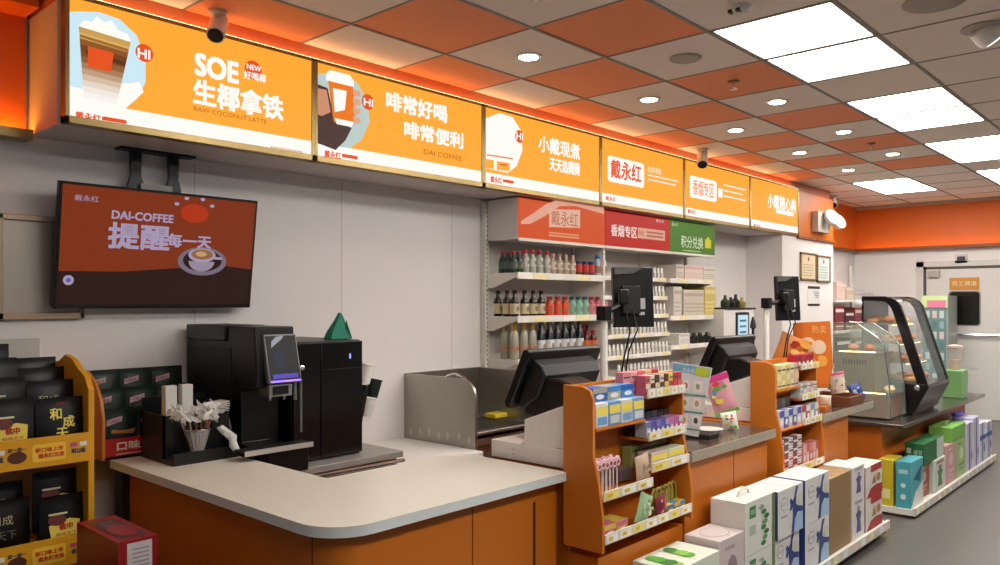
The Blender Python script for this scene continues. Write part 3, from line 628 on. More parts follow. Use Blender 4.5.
o = MB(M('#1c1c1f', .4)).box(x1f, x1f+.001, ym+.02, yb-.01, 1.17, 1.174).build('seam', t)
p = PX(350, 356, x=x1f); MB(M('#8aa0ff', .4, em=1.5)).box(x1f, x1f+.002, p.y-.004, p.y+.004, p.z-.012, p.z+.012).build('indicator', t)
p = PX(302, 368, x=x1f); m = MB(CHROME); m.T = rot((x1f, p.y, p.z), 'Y', 90); m.lathe((0, 0, -.001), [(.012, 0), (.013, .006), (.008, .009)], 16); m.build('lock', t)
# cloth on top
m = MB(M('#147a62', .7)); c = PX(340, 341, x=-3.35); c.z = zf
pr = [(-.09, 0), (-.07, .045), (-.03, .10), (-.005, .145), (.012, .13), (.03, .07), (.05, .0)]
m.add([c+Vector((s_*(.035-.18*b_), a_*.9, b_*.95)) for s_ in (-1, 1) for a_, b_ in pr], [list(range(7))[::-1], list(range(7, 14))]+[(i, (i+1) % 7, 7+(i+1) % 7, 7+i) for i in range(7)])
m.add([c+Vector((.04-.04*k, .01+.006*k, .1*(1-k)+.0)) for k in (0, 1)]+[c+Vector((.037, .05, 0))], [(0, 1, 2)]); tag(m.build('cleaning_cloth', bevel=.004), 'folded green cloth standing on top of the milk fridge', 'cloth')
# cup dispenser at the right of the fridge
t = thing('cup_holder', 'slanted holder of paper cups on the side of the milk fridge', 'cup holder', (-3.3, yb+.03, .86))
MB(BLACK).prism([(yb+.002, .74), (yb+.02, .74), (yb+.095, 1.06), (yb+.08, 1.07), (yb+.004, .9)], 'yz', -3.34, -3.27).build('cradle', t)
for k, (u, v, mt) in enumerate(((366, 372, '#e4e0d8'), (374, 386, '#12241a'), (368, 405, '#dcd8d0'))):
    p = PX(u, v, x=-3.3); m = MB(M(mt, .4)); m.T = rot((p.x, p.y, p.z), 'X', -14); m.lathe((0, 0, -.06), [(.03, 0), (.038, .09), (.041, .092), (.041, .098), (.034, .098)], 18); m.mat(M('#ece8e0', .5)); m.lathe((0, 0, .034), [(.04, 0), (.042, .003), (.038, .007)], 18)
    tag(m.build('paper_cup'), ('white paper cup at the top of the cup holder', 'dark green paper cup with a white rim in the cup holder', 'pale paper cup below the green one in the cup holder')[k], 'cup')

# ================================================================ STAINLESS SINK UNIT
sx, sy0_, sy1_ = -3.19, 3.28, 3.96
t = thing('sink_unit', 'stainless sink unit with tall splash panels against the wall', 'sink', (-3.5, 3.6, 0))
pnl = [(XB+.004, .63), (sx, .63), (sx, .94)]+[(sx-.11+.11*math.cos(R(a)), .94+.11*math.sin(R(a))) for a in (15, 30, 45, 60, 75, 90)]+[(XB+.004, 1.05)]
MB(STEEL).prism(pnl, 'xz', sy0_, sy0_+.02).build('side_splash', t, .003)
MB(STEEL).prism(pnl, 'xz', sy1_-.02, sy1_).build('side_splash', t, .003)
MB(STEEL).box(XB+.004, XB+.02, sy0_+.02, sy1_-.02, .63, 1.05).build('back_splash', t)
MB(STEEL).box(XB+.02, sx+.0, sy0_+.02, sy1_-.02, .70, .725).box(sx-.02, sx, sy0_+.02, sy1_-.02, .66, .74).build('worktop', t, .003)
MB(STEEL).box(XB+.1, sx-.04, sy0_+.03, sy1_-.03, .0, .70).build('cabinet', t)
MB(M('#4a4742', .4, .8)).box(XB+.15, sx-.1, sy0_+.12, sy1_-.1, .725, .728).build('basin', t)
for k in range(7):
    m = MB(M('#c2beb6', .5, .6)); f = Fr((XB, sy0_, .64), (1, 0, 0), (0, 0, 1)); 
    m.disc(f, .07+.085*k+random.uniform(-.01, .01), .05+.01*(k % 3), .012, .024, m.ms[0], .001, 12)
    m.build('weld_mark', t)
p = PX(455, 377, y=sy0_); MB(CHROME).tube([(p.x-.09, sy0_+.01, 1.045), (p.x-.06, sy0_-.0, 1.062), (p.x, sy0_+.0, 1.075), (p.x+.07, sy0_, 1.06), (p.x+.1, sy0_+.01, 1.03)], .008, 10).build('handle', t)
p = PX(496, 415, z=.745); tag(MB(M('#d8c030', .8)).box(p.x-.05, p.x+.05, p.y-.06, p.y+.06, .729, .76).build('sponge', bevel=.006), 'yellow sponge lying in the stainless sink unit', 'sponge')
# ================================================================ WALL SHELF UNIT
bx = [4.0, 5.02, 6.0, 6.8]; xsf = -3.5
t = thing('wall_shelving', 'tall white metal shelving behind the tills under the red header signs', 'shelving', (-3.7, 5.4, 0))
SHW = M('#e2ddd4', .45)
for i, y in enumerate(bx):
    m = MB(SHW).box(XB+.005, XB+.045, y-.018, y+.018, .1, ZB-.02)
    f = FX(XB+.045); z = .9
    while z < 2.15: m.rec(f, y-.004, z, y+.004, z+.016, M('#4c4844', .6), .0006); z += .032
    m.build('upright', t)
MB(M('#d6d0ca', .5)).box(XB+.005, XB+.015, bx[0]+.018, bx[3]-.018, .1, 2.19).build('back_panel', t)
MB(M('#c8c2ba', .5)).box(XB+.015, xsf, bx[0]-.01, bx[3], .1, .35).build('base', t)
def shelf_b(y0, y1, z, x1=xsf, tags=6, tilt=0, drop=.028):
    m = MB(SHW).box(XB+.045, x1-.01, y0+.012, y1-.012, z-.018, z).box(x1-.01, x1, y0+.01, y1-.01, z-drop, z+.006)
    for y in (y0+.012, y1-.003): m.prism([(XB+.045, z+.001), (x1-.012, z+.001), (x1-.012, z-.028), (XB+.1, z-.1), (XB+.045, z-.1)], 'xz', y-.009, y-.001)
    f = FX(x1); n = tags; w = (y1-y0-.04)/n
    for k in range(n):
        if (k*7+int(z*100)) % 5: m.rec(f, y0+.02+k*w, z-drop+.003, y0+.02+(k+.9)*w, z+.002, M(('#f4efe2', '#f2e6b4', '#e8e4dc')[k % 3], .5))
    m.build('shelf', t)
Z1, Z2, Z3 = 1.697, 1.400, 1.108
for z in (Z1, Z2, Z3, .8): shelf_b(bx[0], bx[1], z, drop=.04)
ZP = (1.70, 1.545, 1.395, 1.24, 1.075, .915)
for k, z in enumerate(ZP): shelf_b(bx[1], bx[2], z, x1=xsf-.03+.012*k, tags=8)
ZQ = (1.70, 1.375, 1.12)
for z in ZQ: shelf_b(bx[2], bx[3], z, x1=xsf, tags=5, drop=.035)
MB(SHW).box(XB+.045, xsf, bx[1]-.01, bx[1]+.01, ZP[-1]-.05, 1.98).build('divider', t)
# header box and its three signs
zh0, zh1 = 1.925, ZB-.012
t = thing('header_box', 'pale box header running along the top of the wall shelving', 'header', (-3.65, 5.4, zh0))
MB(M('#d8d2cc', .5)).box(XB+.05, -3.492, bx[0]+.0, 6.78, zh0, zh1).build('body', t)
MB(SHW).box(-3.492, -3.478, bx[0], 6.78, zh0-.012, zh0+.008).build('lower_trim', t)
hy = [4.0, 5.0, 5.965, 6.775]
HM = lambda h: M(h, .3, em=.85)
FH = FX(-3.478)
def hp(u, v): p = PX(u, v, x=-3.478); return (p.y, p.z)
for k, (c_, lab) in enumerate((('#d8501c', 'orange header panel with a pale wave and outlined box over the bottles'), ('#c02820', 'red header panel with white characters over the middle shelves'), ('#4c7a28', 'green header panel with a yellow gift bag over the far shelves'))):
    t = thing('header_sign', lab, 'sign', (-3.485, (hy[k]+hy[k+1])/2, zh0+.01), 'header signs on the wall shelving')
    m = MB(HM(c_)).box(-3.4915, -3.479, hy[k]+.004, hy[k+1]-.004, zh0+.01, zh1-.004); f = FX(-3.479)
    if k == 0:
        m.pol(f, [hp(*q) for q in ((521, 224), (530, 224), (545, 216), (560, 206), (575, 206), (604, 214), (604, 208), (585, 203), (560, 199), (546, 204), (535, 212), (521, 221))], HM('#e8a890'))
        m.pol(f, [hp(*q) for q in ((549, 209), (580, 210), (580, 228), (549, 227))], HM('#e4b49c'), .002)
        a, b = hp(551, 224), hp(578, 211); m.txt(f, '戴永红', a[0], a[1]-.005, b[0], b[1]-.02, HM('#c0563a'), .003)
        a, b = hp(549, 236), hp(579, 234); m.rec(f, a[0], a[1], b[0], a[1]+.012, HM('#e49a70')); m.rec(f, a[0], a[1]+.02, b[0], a[1]+.03, HM('#e49a70'))
    if k == 1:
        a, b = hp(611, 235), hp(637, 223); m.txt(f, '香烟专区', a[0], a[1]-.005, b[0], a[1]+.085, HM('#f0dcd0'), .002, .002)
        a, b = hp(638, 238), hp(665, 240); m.rec(f, a[0], a[1], b[0], a[1]+.085, HM('#e0a890'))
        m.txt(f, '专区', a[0]+.01, a[1]+.02, a[0]+.09, a[1]+.065, HM('#c02820'), .002); 
        for j in range(2): m.rec(f, a[0]+.13, a[1]+.02+j*.03, b[0]-.03, a[1]+.034+j*.03, HM('#b06050'), .002)
        m.txt(f, '戴永红', hp(656, 220)[0], hp(656, 222)[1], hp(664, 222)[0], hp(656, 219)[1], HM('#f0dcd0'))
    if k == 2:
        a, b = hp(681, 246), hp(703, 236); m.txt(f, '积分兑换', a[0], a[1]-.01, b[0], a[1]+.095, HM('#d8e4c0'), .002, .001); m.rec(f, a[0]+.03, a[1]-.04, b[0]-.04, a[1]-.03, HM('#a8c080'))
        a, b = hp(705, 248), hp(711, 238); m.rec(f, a[0], a[1], b[0], a[1]+.08, HM('#d8c830'), .002); m.disc(f, (a[0]+b[0])/2, a[1]+.085, .025, .02, HM('#d8c830'), .002, 12)
        m.txt(f, '戴永红', hy[2]+.03, zh1-.05, hy[2]+.14, zh1-.022, HM('#d8e4c0'))
    m.build('panel', t)

# ---- bottles
def bottle(name, lab, cat, grp, prof, glass, cap, capz, label=None, lz=(.2, .55)):
    """prof: (radius, height) outline, cap from height capz up"""
    t = thing(name, lab, cat, (0, 0, 0), grp); t['_w'] = (0, 0, 0)
    MB(glass).lathe((0, 0, 0), prof, 12).build('body', t); H_ = prof[-1][1]; rn = prof[-1][0]
    MB(cap).lathe((0, 0, capz), [(rn*1.15+.001, 0), (rn*1.2+.001, .002), (rn*1.2+.001, H_-capz+.003), (rn, H_-capz+.005)], 12).build('cap', t)
    if label:
        R_ = max(r for r, z in prof)+.0008; n = 12; m = MB(label); vs = []; 
        for z in (lz[0]*H_, lz[1]*H_):
            for j in range(n): w = 2*math.pi*j/n; vs.append((R_*math.cos(w), R_*math.sin(w), z))
        m.add(vs, [(j, (j+1) % n, n+(j+1) % n, n+j) for j in range(n)], True)
        fr = Fr((R_+.0005, 0, (lz[0]+lz[1])/2*H_), (0, 1, 0), (0, 0, 1)); m.disc(fr, 0, 0, R_*.45, (lz[1]-lz[0])*H_*.28, M('#8a7a60', .5), .0006, 10)
        m.build('label', t)
    return t
def wrow(proto, us, x, z, lab, vref=300):
    sp_ = []
    for u in us:
        y = YU(u, x)
        if y < bx[0]+.045: q = PX(u, 300, y=bx[0]+.045); sp_.append((q.x, q.y, z+.001))
        else: sp_.append((x, y, z+.001))
    row(proto, sp_, lab)
GC = M('#d8dcd0', .15); 
pr1 = [(.022, 0), (.028, .004), (.028, .08), (.022, .1), (.012, .12), (.011, .145)]
b1 = bottle('bottle', 'x', 'bottle', 'dark green bottles on the top shelf', pr1, M('#24382c', .2), M('#a02030', .4), .13, M('#4a5c4c', .4))
wrow(b1, (502.5, 508, 513.5, 519), -3.555, Z1, '{} dark green red capped bottle from the left on the top shelf')
pr2 = [(.02, 0), (.026, .004), (.026, .1), (.02, .12), (.013, .13), (.013, .16)]
b1 = bottle('bottle', 'x', 'bottle', 'clear red capped bottles on the top shelf', pr2, M('#a8aca2', .2), M('#b82838', .4), .138, M('#c4c6bc', .4), (.3, .65))
wrow(b1, (525.5, 532.5, 539.5, 547), -3.55, Z1, '{} clear red capped bottle from the left on the top shelf')
pr3 = [(.02, 0), (.025, .004), (.025, .09), (.015, .105), (.011, .115), (.011, .145)]
b1 = bottle('bottle', 'x', 'bottle', 'pale pink tinted bottles on the top shelf', pr3, M('#b8a08c', .2), M('#d0a8a0', .4), .132, M('#d8cabc', .4), (.25, .6))
wrow(b1, (553, 559.5, 566, 572.5), -3.55, Z1, '{} pale amber bottle from the left on the top shelf')
pr4 = [(.024, 0), (.026, .003), (.026, .08), (.022, .09), (.018, .092), (.018, .105)]
b1 = bottle('jar', 'x', 'jar', 'red jars with blue lids on the top shelf', pr4, M('#5c4040', .3), M('#27407c', .4), .09, M('#d83028', .4), (.25, .8))
wrow(b1, (578.5, 585, 591), -3.555, Z1, '{} small red jar with a dark blue lid from the left')
b1 = bottle('bottle', 'x', 'bottle', 'white bottles with blue caps on the top shelf', pr2, M('#c4ccd4', .3), M('#2a74b8', .4), .135, M('#a8786a', .4), (.15, .5))
wrow(b1, (597.5, 603.5), -3.55, Z1, '{} white bottle with a bright blue cap from the left')
pr5 = [(.026, 0), (.031, .004), (.031, .095), (.027, .115), (.013, .135), (.012, .175)]
b1 = bottle('sauce_bottle', 'x', 'bottle', 'black sauce bottles with cream labels', pr5, M('#22160f', .2), M('#141010', .4), .155, M('#cdbf9a', .5), (.1, .5))
wrow(b1, (498, 507, 514.5, 524.5, 533, 541), -3.55, Z2, '{} dark sauce bottle with a cream label from the left')
pr6 = [(.024, 0), (.03, .004), (.03, .09), (.022, .11), (.016, .115), (.016, .135)]
b1 = bottle('drink_bottle', 'x', 'bottle', 'orange red bottles on the middle shelf', pr6, M('#b84a24', .3), M('#a02c38', .4), .118, M('#e0522a', .4), (.05, .62))
wrow(b1, (549.5, 557.5, 565), -3.55, Z2, '{} orange red bottle from the left on the middle shelf')
b1 = bottle('drink_bottle', 'x', 'bottle', 'mint green bottles on the middle shelf', pr6, M('#7ca890', .3), M('#245a70', .4), .118, M('#88b8a0', .4), (.05, .62))
wrow(b1, (572, 578.5, 585), -3.55, Z2, '{} mint green bottle with a teal cap from the left')
b1 = bottle('drink_bottle', 'x', 'bottle', 'pink bottles on the middle shelf', pr6, M('#b05c64', .3), M('#a0304c', .4), .118, M('#d88088', .4), (.05, .62))
wrow(b1, (591, 597.5, 604), -3.55, Z2, '{} pink bottle from the left on the middle shelf')
pr7 = [(.026, 0), (.031, .004), (.031, .17), (.022, .19), (.016, .2), (.016, .265)]
b1 = bottle('liquor_bottle', 'x', 'bottle', 'tall clear liquor bottles with gold caps', pr7, M('#9c9a88', .15), M('#c8a458', .3, .6), .195, M('#b88a70', .4), (.2, .36))
wrow(b1, (505, 514, 523.5, 532), -3.56, Z3, '{} clear liquor bottle with a long gold cap from the left')
b1 = bottle('liquor_bottle', 'x', 'bottle', 'tall black bottles with white labels', pr7, M('#1c1c20', .2), M('#6c7048', .4), .225, M('#d8dadc', .5), (.08, .46))
wrow(b1, (541, 549.5, 557, 564.5, 571.5, 579.5), -3.555, Z3, '{} black bottle with a white label from the left')
b1 = bottle('liquor_bottle', 'x', 'bottle', 'short dark red bottles behind the first till', [(.026, 0), (.03, .004), (.03, .11), (.018, .14), (.014, .17)], M('#4a1a14', .2), M('#9c1c24', .4), .14, M('#d8642c', .5), (.1, .6))
wrow(b1, (586.5, 593, 600), -3.555, Z3, '{} short dark red bottle with an orange label from the left')
b1 = bottle('liquor_bottle', 'x', 'bottle', 'red topped bottles in the second row behind the first till', [(.024, 0), (.028, .004), (.028, .15), (.02, .18), (.018, .21)], M('#5a1c1c', .2), M('#a81c28', .4), .16, M('#9c2c2c', .5), (.1, .6))
wrow(b1, (582, 588, 594), -3.66, Z3, '{} red topped bottle from the left in the second row')
# white topped pushers with packs
t = thing('shelf_pusher', 'x', 'pusher', (0, 0, 0), 'white shelf pushers in the middle bay'); t['_w'] = (0, 0, 0)
MB(M('#c9c5bc', .5)).box(-.12, 0, -.018, .018, .0, .045).build('pack', t)
m = MB(M('#efece6', .4)).prism([(-.013, .045), (.013, .045), (.013, .075)]+[(.013*math.cos(R(a)), .078+.014*math.sin(R(a))) for a in (20, 50, 90, 130, 160)]+[(-.013, .075)], 'yz', -.012, -.004); m.build('tab', t)
LN = ('top', 'second', 'third', 'fourth', 'fifth', 'lowest'); pk_ = None
RGT = ('right end', 'second', 'third', 'fourth', 'fifth', 'sixth', 'seventh', 'eighth', 'ninth', 'tenth', 'eleventh', 'twelfth', 'thirteenth', 'fourteenth', 'fifteenth', 'sixteenth')
for k, z in enumerate(ZP):
    n = (6, 7, 8, 15, 16, 14)[k]; x = xsf-.045+.012*k
    for j in range(n):
        y = bx[2]-.05-j*.057; lab = 'white shelf pusher, '+(RGT[j] if j == 0 else RGT[j]+' from the right')+', '+LN[k]+' row of the middle bay'
        if pk_ is None: pk_ = t; t.location = (x, y, z+.001); t['label'] = lab
        else: dup(t, (x, y, z+.001), lab)
# goods in the far bay
def rbox(name, lab, cat, x0, x1, y0, y1, z0, z1, base, art=None, grp=None, bevel=.003):
    m = MB(base).box(x0, x1, y0, y1, z0, z1)
    if art: art(m, FX(x1), y0, y1, z0, z1)
    return tag(m.build(name, bevel=bevel), lab, cat, grp)
def bars(c1, n=3, c2=None):
    def f(m, fr, y0, y1, z0, z1):
        h = (z1-z0)
        m.rec(fr, y0+.01, z1-h*.25, y1-.01, z1-h*.12, M(c1, .5))
        for i in range(n): m.rec(fr, y0+.015, z0+h*(.15+.14*i), y1-(.015+.01*(i % 2)), z0+h*(.2+.14*i), M(c2 or c1, .5))
    return f
def xb(u0, u1, x): return YU(u0, x), YU(u1, x)
def shelfbox(u0, u1, z, h, col, c1, lab, name='carton', cat='box', x=-3.53, d=.2):
    a, b = xb(u0, u1, x); return rbox(name, lab, cat, x-d, x, a+.003, b-.003, z+.001, z+h, M(col, .5), bars(c1))
shelfbox(676, 684, ZQ[0], .13, '#d8ccc0', '#a89c8c', 'narrow grey white carton at the left of the far bay top shelf')
shelfbox(684.5, 703, ZQ[0], .13, '#e0cfc6', '#d8a8a0', 'wide pale pink carton on the far bay top shelf')
shelfbox(703.5, 715, ZQ[0], .12, '#ddd6c8', '#b8b0a0', 'cream carton at the right of the far bay top shelf')
shelfbox(673.5, 682, ZQ[1], .26, '#d4ccc0', '#b8aea0', 'slim grey carton standing on the far bay middle shelf')
shelfbox(683.5, 704, ZQ[1], .235, '#cdc2b2', '#b0a494', 'broad beige paper bag on the far bay middle shelf', 'paper_bag', 'bag')
shelfbox(704.5, 716, ZQ[1], .27, '#cdb868', '#e0d090', 'tall yellow carton at the right of the far bay middle shelf')
shelfbox(679, 690, ZQ[2], .1, '#dcd8d0', '#b8b4ac', 'small white carton on the far bay lowest shelf')
for i, (u, l) in enumerate(((694, 'left'), (700, 'middle'), (707, 'right'))):
    a = YU(u, -3.56); tag(MB(M('#22241f', .4)).lathe((-3.56, a, ZQ[2]+.001), [(.035, 0), (.04, .01), (.04, .06), (.02, .075), (.015, .1)], 12).build('jar'), 'dark squat jar on the far bay lowest shelf, '+l+' of three', 'jar', 'dark jars in the far bay')
for i, u in enumerate((713, 716.5, 720)):
    a = YU(u, -3.52); tag(MB(M('#d8b8b0', .4)).lathe((-3.54, min(a, 6.77), ZQ[2]+.001), [(.016, 0), (.018, .005), (.018, .09), (.01, .1)], 10).build('tube_pack'), ('first', 'second', 'third')[i]+' pink tube from the left on the far bay lowest shelf', 'tube', 'pink tubes in the far bay')
# small white drinks fridge beyond the shelving
xa = -3.42; ya, yb = YU(724, xa), YU(754, xa); z1 = 1.43
t = thing('drinks_fridge', 'white glass fronted drinks fridge with a glowing window beyond the shelving', 'fridge', (-3.6, (ya+yb)/2, 0))
m = MB(M('#e4e0dc', .4)).box(XB+.01, xa, ya, yb, .05, z1); m.build('body', t, .005); MB(BLK2).box(XB+.01, xa+.01, ya+.02, yb+.02, z1, z1+.015).build('top', t)
w0, w1 = YU(735.5, xa), YU(748, xa); m = MB(BLK2).box(xa, xa+.012, w0, w1, .9, 1.4); m.build('door_frame', t)
m = MB(M('#bcdcec', .3, em=1.0)).box(xa+.012, xa+.014, w0+.03, w1-.03, .95, 1.375); f = FX(xa+.014)
for k in range(7): m.rec(f, w0+.06, 1.31-.055*k, w1-.07, 1.33-.055*k, M(('#5c7c90', '#7a9aa8')[k % 2], .4, em=.6), .001)
m.build('window', t)
for i, (u, c_, hh_, l) in enumerate(((725, '#3a4a30', .12, 'dark green bottle'), (731, '#20201e', .1, 'black round jar'), (736, '#2c3020', .13, 'tall dark bottle'), (742, '#a89858', .1, 'yellow green bottle'))):
    a = YU(u, -3.5)+.12; tag(MB(M(c_, .3)).lathe((-3.56, a, z1+.016), [(.035, 0), (.042, .01), (.042, hh_*.5), (.016, hh_*.75), (.014, hh_)], 12).build('bottle'), l+' standing on the small white drinks fridge', 'bottle')
m = MB(BLACK); m.lathe((-3.3, YU(753, -3.3), 0), [(.09, 0), (.09, .01), (.012, .02), (.012, 1.24), (.03, 1.26), (.02, 1.32), (.006, 1.36)], 12); tag(m.build('pump_bottle'), 'thin black stand beside the small drinks fridge', 'stand')
# certificates and notice on the pillar
def pl2(u, v, x): p = PX(u, v, x=x); return p.y, p.z
for (u0, u1, v0, v1, c1, l) in ((800, 815.5, 252, 280, '#d8c8a8', 'gilt framed certificate on the pillar, left one'), (816.5, 829.5, 255, 282, '#c8d4d0', 'bluish certificate in a gilt frame on the pillar, right one')):
    y0, zt_ = pl2(u0, v0, -3.415); y1, _ = pl2(u1, v0, -3.415); _, zb_ = pl2(u0, v1, -3.415)
    t = thing('certificate', l, 'certificate', (-3.42, (y0+y1)/2, zb_), 'framed certificates')
    MB(GOLD).box(-3.419, -3.4, y0, y1, zb_, zb_+.02).box(-3.419, -3.4, y0, y1, zt_-.02, zt_).box(-3.419, -3.4, y0, y0+.02, zb_, zt_).box(-3.419, -3.4, y1-.02, y1, zb_, zt_).build('frame', t)
    m = MB(M(c1, .5)).box(-3.419, -3.408, y0+.02, y1-.02, zb_+.02, zt_-.02); f = FX(-3.408); w = y1-y0
    m.disc(f, (y0+y1)/2, zt_-.07, .025, .025, RED); 
    for k in range(5): m.rec(f, y0+.07, zt_-.13-.03*k, y1-.07-.03*(k % 2), zt_-.138-.03*k, M('#9c9484', .5))
    m.build('paper', t)
y0, zt_ = pl2(808, 286, -3.415); y1, _ = pl2(820, 286, -3.415); zb_ = pl2(808, 306, -3.415)[1]
m = MB(M('#dcd8d6', .5)).box(-3.419, -3.417, y0, y1, zb_, zt_); f = FX(-3.417); m.rec(f, y0, zt_-.03, y1, zt_, BLACK); m.rec(f, y0, zb_, y1, zb_+.025, BLACK)
for k in range(4): m.rec(f, y0+.15+.02*k, zt_-.06-.02*k, y1-.03, zt_-.068-.02*k, M('#6c6868', .5))
tag(m.build('notice_sheet'), 'small white printed notice with black bars on the pillar', 'notice')

# ================================================================ TILL COUNTERS
BROWN = M('#4c3c34', .16, var=.1, sc=14); CEDGE = M('#a09684', .4)
def till_counter(k, y0, y1, lab, lab2, z=.82, xf=-1.765, over=0):
    t = thing('countertop', lab, 'countertop', (-2.1, (y0+y1)/2, z-.04)); MB(BROWN).box(-2.5, xf-.006, y0, y1, z-.006, z).build('top', t); MB(CEDGE).box(-2.5, xf, y0, y1, z-.045, z-.006).box(xf-.006, xf, y0, y1, z-.006, z).build('edge_band', t)
    t = thing('counter_cabinet', lab2, 'cabinet', (-2.1, (y0+y1)/2, 0)); y1 = y1 if k == 0 else 5.38; MB(ORANGE).box(-2.45, xf-.045, y0+.01, y1-.01, .08, z-.046).build('body', t); MB(BLK2).box(-2.4, xf-.1, y0+.02, y1-.02, 0, .08).build('plinth', t)
    m = MB(M('#5a2c0a', .5)); yy = y0+.5
    while yy < y1-.2: m.box(xf-.045, xf-.0435, yy, yy+.005, .08, z-.046); yy += .62
    if m.v: m.build('seam', t)
till_counter(0, 3.222, 4.13, 'dark brown countertop between the first two impulse racks', 'orange cabinet between the first two impulse racks')
till_counter(1, 4.815, 5.74, 'brown and grey countertop beyond the second impulse rack', 'orange cabinet beyond the second impulse rack')
for (y0, y1, l) in ((2.552, 3.215, 'orange cabinet behind the first impulse rack'), (4.205, 4.81, 'orange cabinet behind the second impulse rack')):
    t = thing('counter_cabinet', l, 'cabinet', (-2.2, (y0+y1)/2, 0)); MB(ORANGE).box(-2.37, -1.95, y0, y1, .08, .815).box(-1.95, -1.81, y0+.002, y1-.002, .08, .49).build('body', t); MB(BLK2).box(-2.4, -1.88, y0+.01, y1-.01, 0, .08).build('plinth', t)
# registers
def register(y, dx, lab):
    t = thing('till_cabinet', 'white stepped cash drawer cabinet carrying the '+lab, 'cabinet', (-2.16, y+.25, .82))
    MB(WHITE).box(-2.38, -1.945, y, y+.5, .821, .895).build('drawer_unit', t, .002)
    m = MB(WHITE).prism([(-2.19, .895), (-1.945, .895), (-1.945, 1.09), (-2.19, 1.0)], 'xz', y+.002, y+.5)
    m.build('wedge', t, .002)
    m = MB(M('#4a4a4c', .5)); f = Fr((0, y, 0), (1, 0, 0), (0, 0, 1))
    for (a, b_) in ((-2.25, .867), (-2.25, .845)): m.disc(f, a, b_, .003, .003, m.ms[0], .001, 8)
    m.rec(f, -2.02, .9, -1.955, .902, m.ms[0], .002); m.build('keyhole', t)
    t = thing('till_terminal', lab+' seen from behind', 'till', (-2.12, y+.25, 1.05))
    # slab screen leaning back towards the customer side, base and arm
    a0 = PX(541, 350, y=2.55)
    m = MB(M('#08080a', .35)); sc_ = [(-2.36, 1.055), (-2.35, 1.03), (-2.325, 1.03), (-2.215, 1.262), (-2.212, 1.282), (-2.225, 1.295), (-2.25, 1.29)]
    m.prism(sc_, 'xz', y+.06, y+.60); m.build('screen', t, .006)
    MB(M('#0b0b0d', .45)).prism([(-2.32, 1.045), (-2.225, 1.25), (-2.18, 1.225), (-2.16, 1.18), (-2.2, 1.08), (-2.29, 1.025)], 'xz', y+.1, y+.52).build('rear_housing', t, .01)
    MB(BLACK).prism([(-2.30, 1.0), (-2.195, .99), (-2.18, 1.01), (-1.99, 1.085), (-1.97, 1.10), (-1.99, 1.14), (-2.1, 1.17), (-2.25, 1.16)], 'xz', y+.12, y+.29).build('foot', t, .01)
    p_ = thing('pole_display', 'white pole beside the '+lab, 'pole', (-2.04, y+.42, .82))
register(2.55, 0, 'first till')
def pole_monitor(u, v0, v1, y, um0, um1, vm0, vm1, ym, yaw, which):
    xx = None
    x = -2.02; p = PX(u, 300, x=x); zt_ = PX(u, v0, x=x).z
    t = thing('monitor_pole', 'white post carrying the '+which+' customer monitor', 'pole', (x, p.y, 1.055))
    MB(M('#e8e6e0', .4)).tube([(x, p.y, 1.055), (x, p.y, zt_)], .017, 14).build('post', t)
    c = PX((um0+um1)/2, (vm0+vm1)/2, x=-1.98); dd = (c.x*-math.sin(TH)+c.y*math.cos(TH)); w = (um1-um0)/FPX*dd; h = (vm1-vm0)/FPX*dd
    MB(BLACK).box(x-.024, x+.024, p.y-.024, p.y+.024, zt_-.05, zt_+.012).tube([(x, p.y, zt_-.02), (c.x-.02, c.y-.03, c.z-.02)], .014, 8).build('clamp', t)
    t = thing('customer_monitor', which+' black customer monitor seen from behind on its white post', 'monitor', tuple(c-Vector((0, 0, h/2))))
    T = Matrix.Translation(c) @ Matrix.Rotation(TH+R(yaw), 4, 'Z') @ Matrix.Rotation(R(-4), 4, 'X')
    def b(name, x0, x1, y0, y1, z0, z1, mt, bev=0):
        m = MB(mt); m.T = T; m.box(x0, x1, y0, y1, z0, z1); return m.build(name, t, bev)
    b('housing', -w/2, w/2, 0, .03, -h/2, h/2, M('#0e0e10', .35), .004)
    m = MB(M('#19191b', .4)); m.T = T; m.prism([(-w/2+.005, h/2-.002), (w/2-.05, h/2-.002), (w/2-.1, h/2-.03), (-w/2+.005, h/2-.035)], 'xz', -.008, 0, M('#5a5654', .35)); m.build('vent', t)
    b('mount_plate', -w*.32, w*.12, -.025, 0, -h*.28, h*.18, M('#151517', .5), .003)
    b('mount_knuckle', -w*.44, -w*.2, -.045, -.02, -h*.12, h*.12, BLACK, .006)
    m = MB(M('#b9b6b2', .5)); m.T = T; m.box(w*.12, w*.28, -.002, 0, -h*.2, -h*.02); m.box(w*.12, w*.26, -.002, 0, -h*.3, -h*.25); m.build('sticker', t)
    m = MB(BLACK); q = [T @ Vector(v_) for v_ in ((-w*.25, -.03, -h*.25), (-w*.22, -.05, -h*.6), (-w*.3, -.02, -h*.95), (-w*.42, 0, -h*1.5))]; m.tube(q, .004, 6); m.build('cable', t)
    m = MB(BLACK); q = [T @ Vector(v_) for v_ in ((-w*.1, -.03, -h*.2), (-w*.05, -.06, -h*.55), (-w*.2, -.02, -h*.9), (-w*.3, 0, -h*1.5))]; m.tube(q, .0035, 6); m.build('cable', t)
pole_monitor(604, 309, 380, 2.9, 612.5, 655, 267, 327, 3.0, 12, 'first')
register(4.27, 0, 'second till')
pole_monitor(766.5, 300, 360, 4.6, 775, 802.5, 276, 320.5, 4.7, 20, 'second')
for o in [o for o in bpy.data.objects if o.name.startswith('pole_display')]: bpy.data.objects.remove(o)
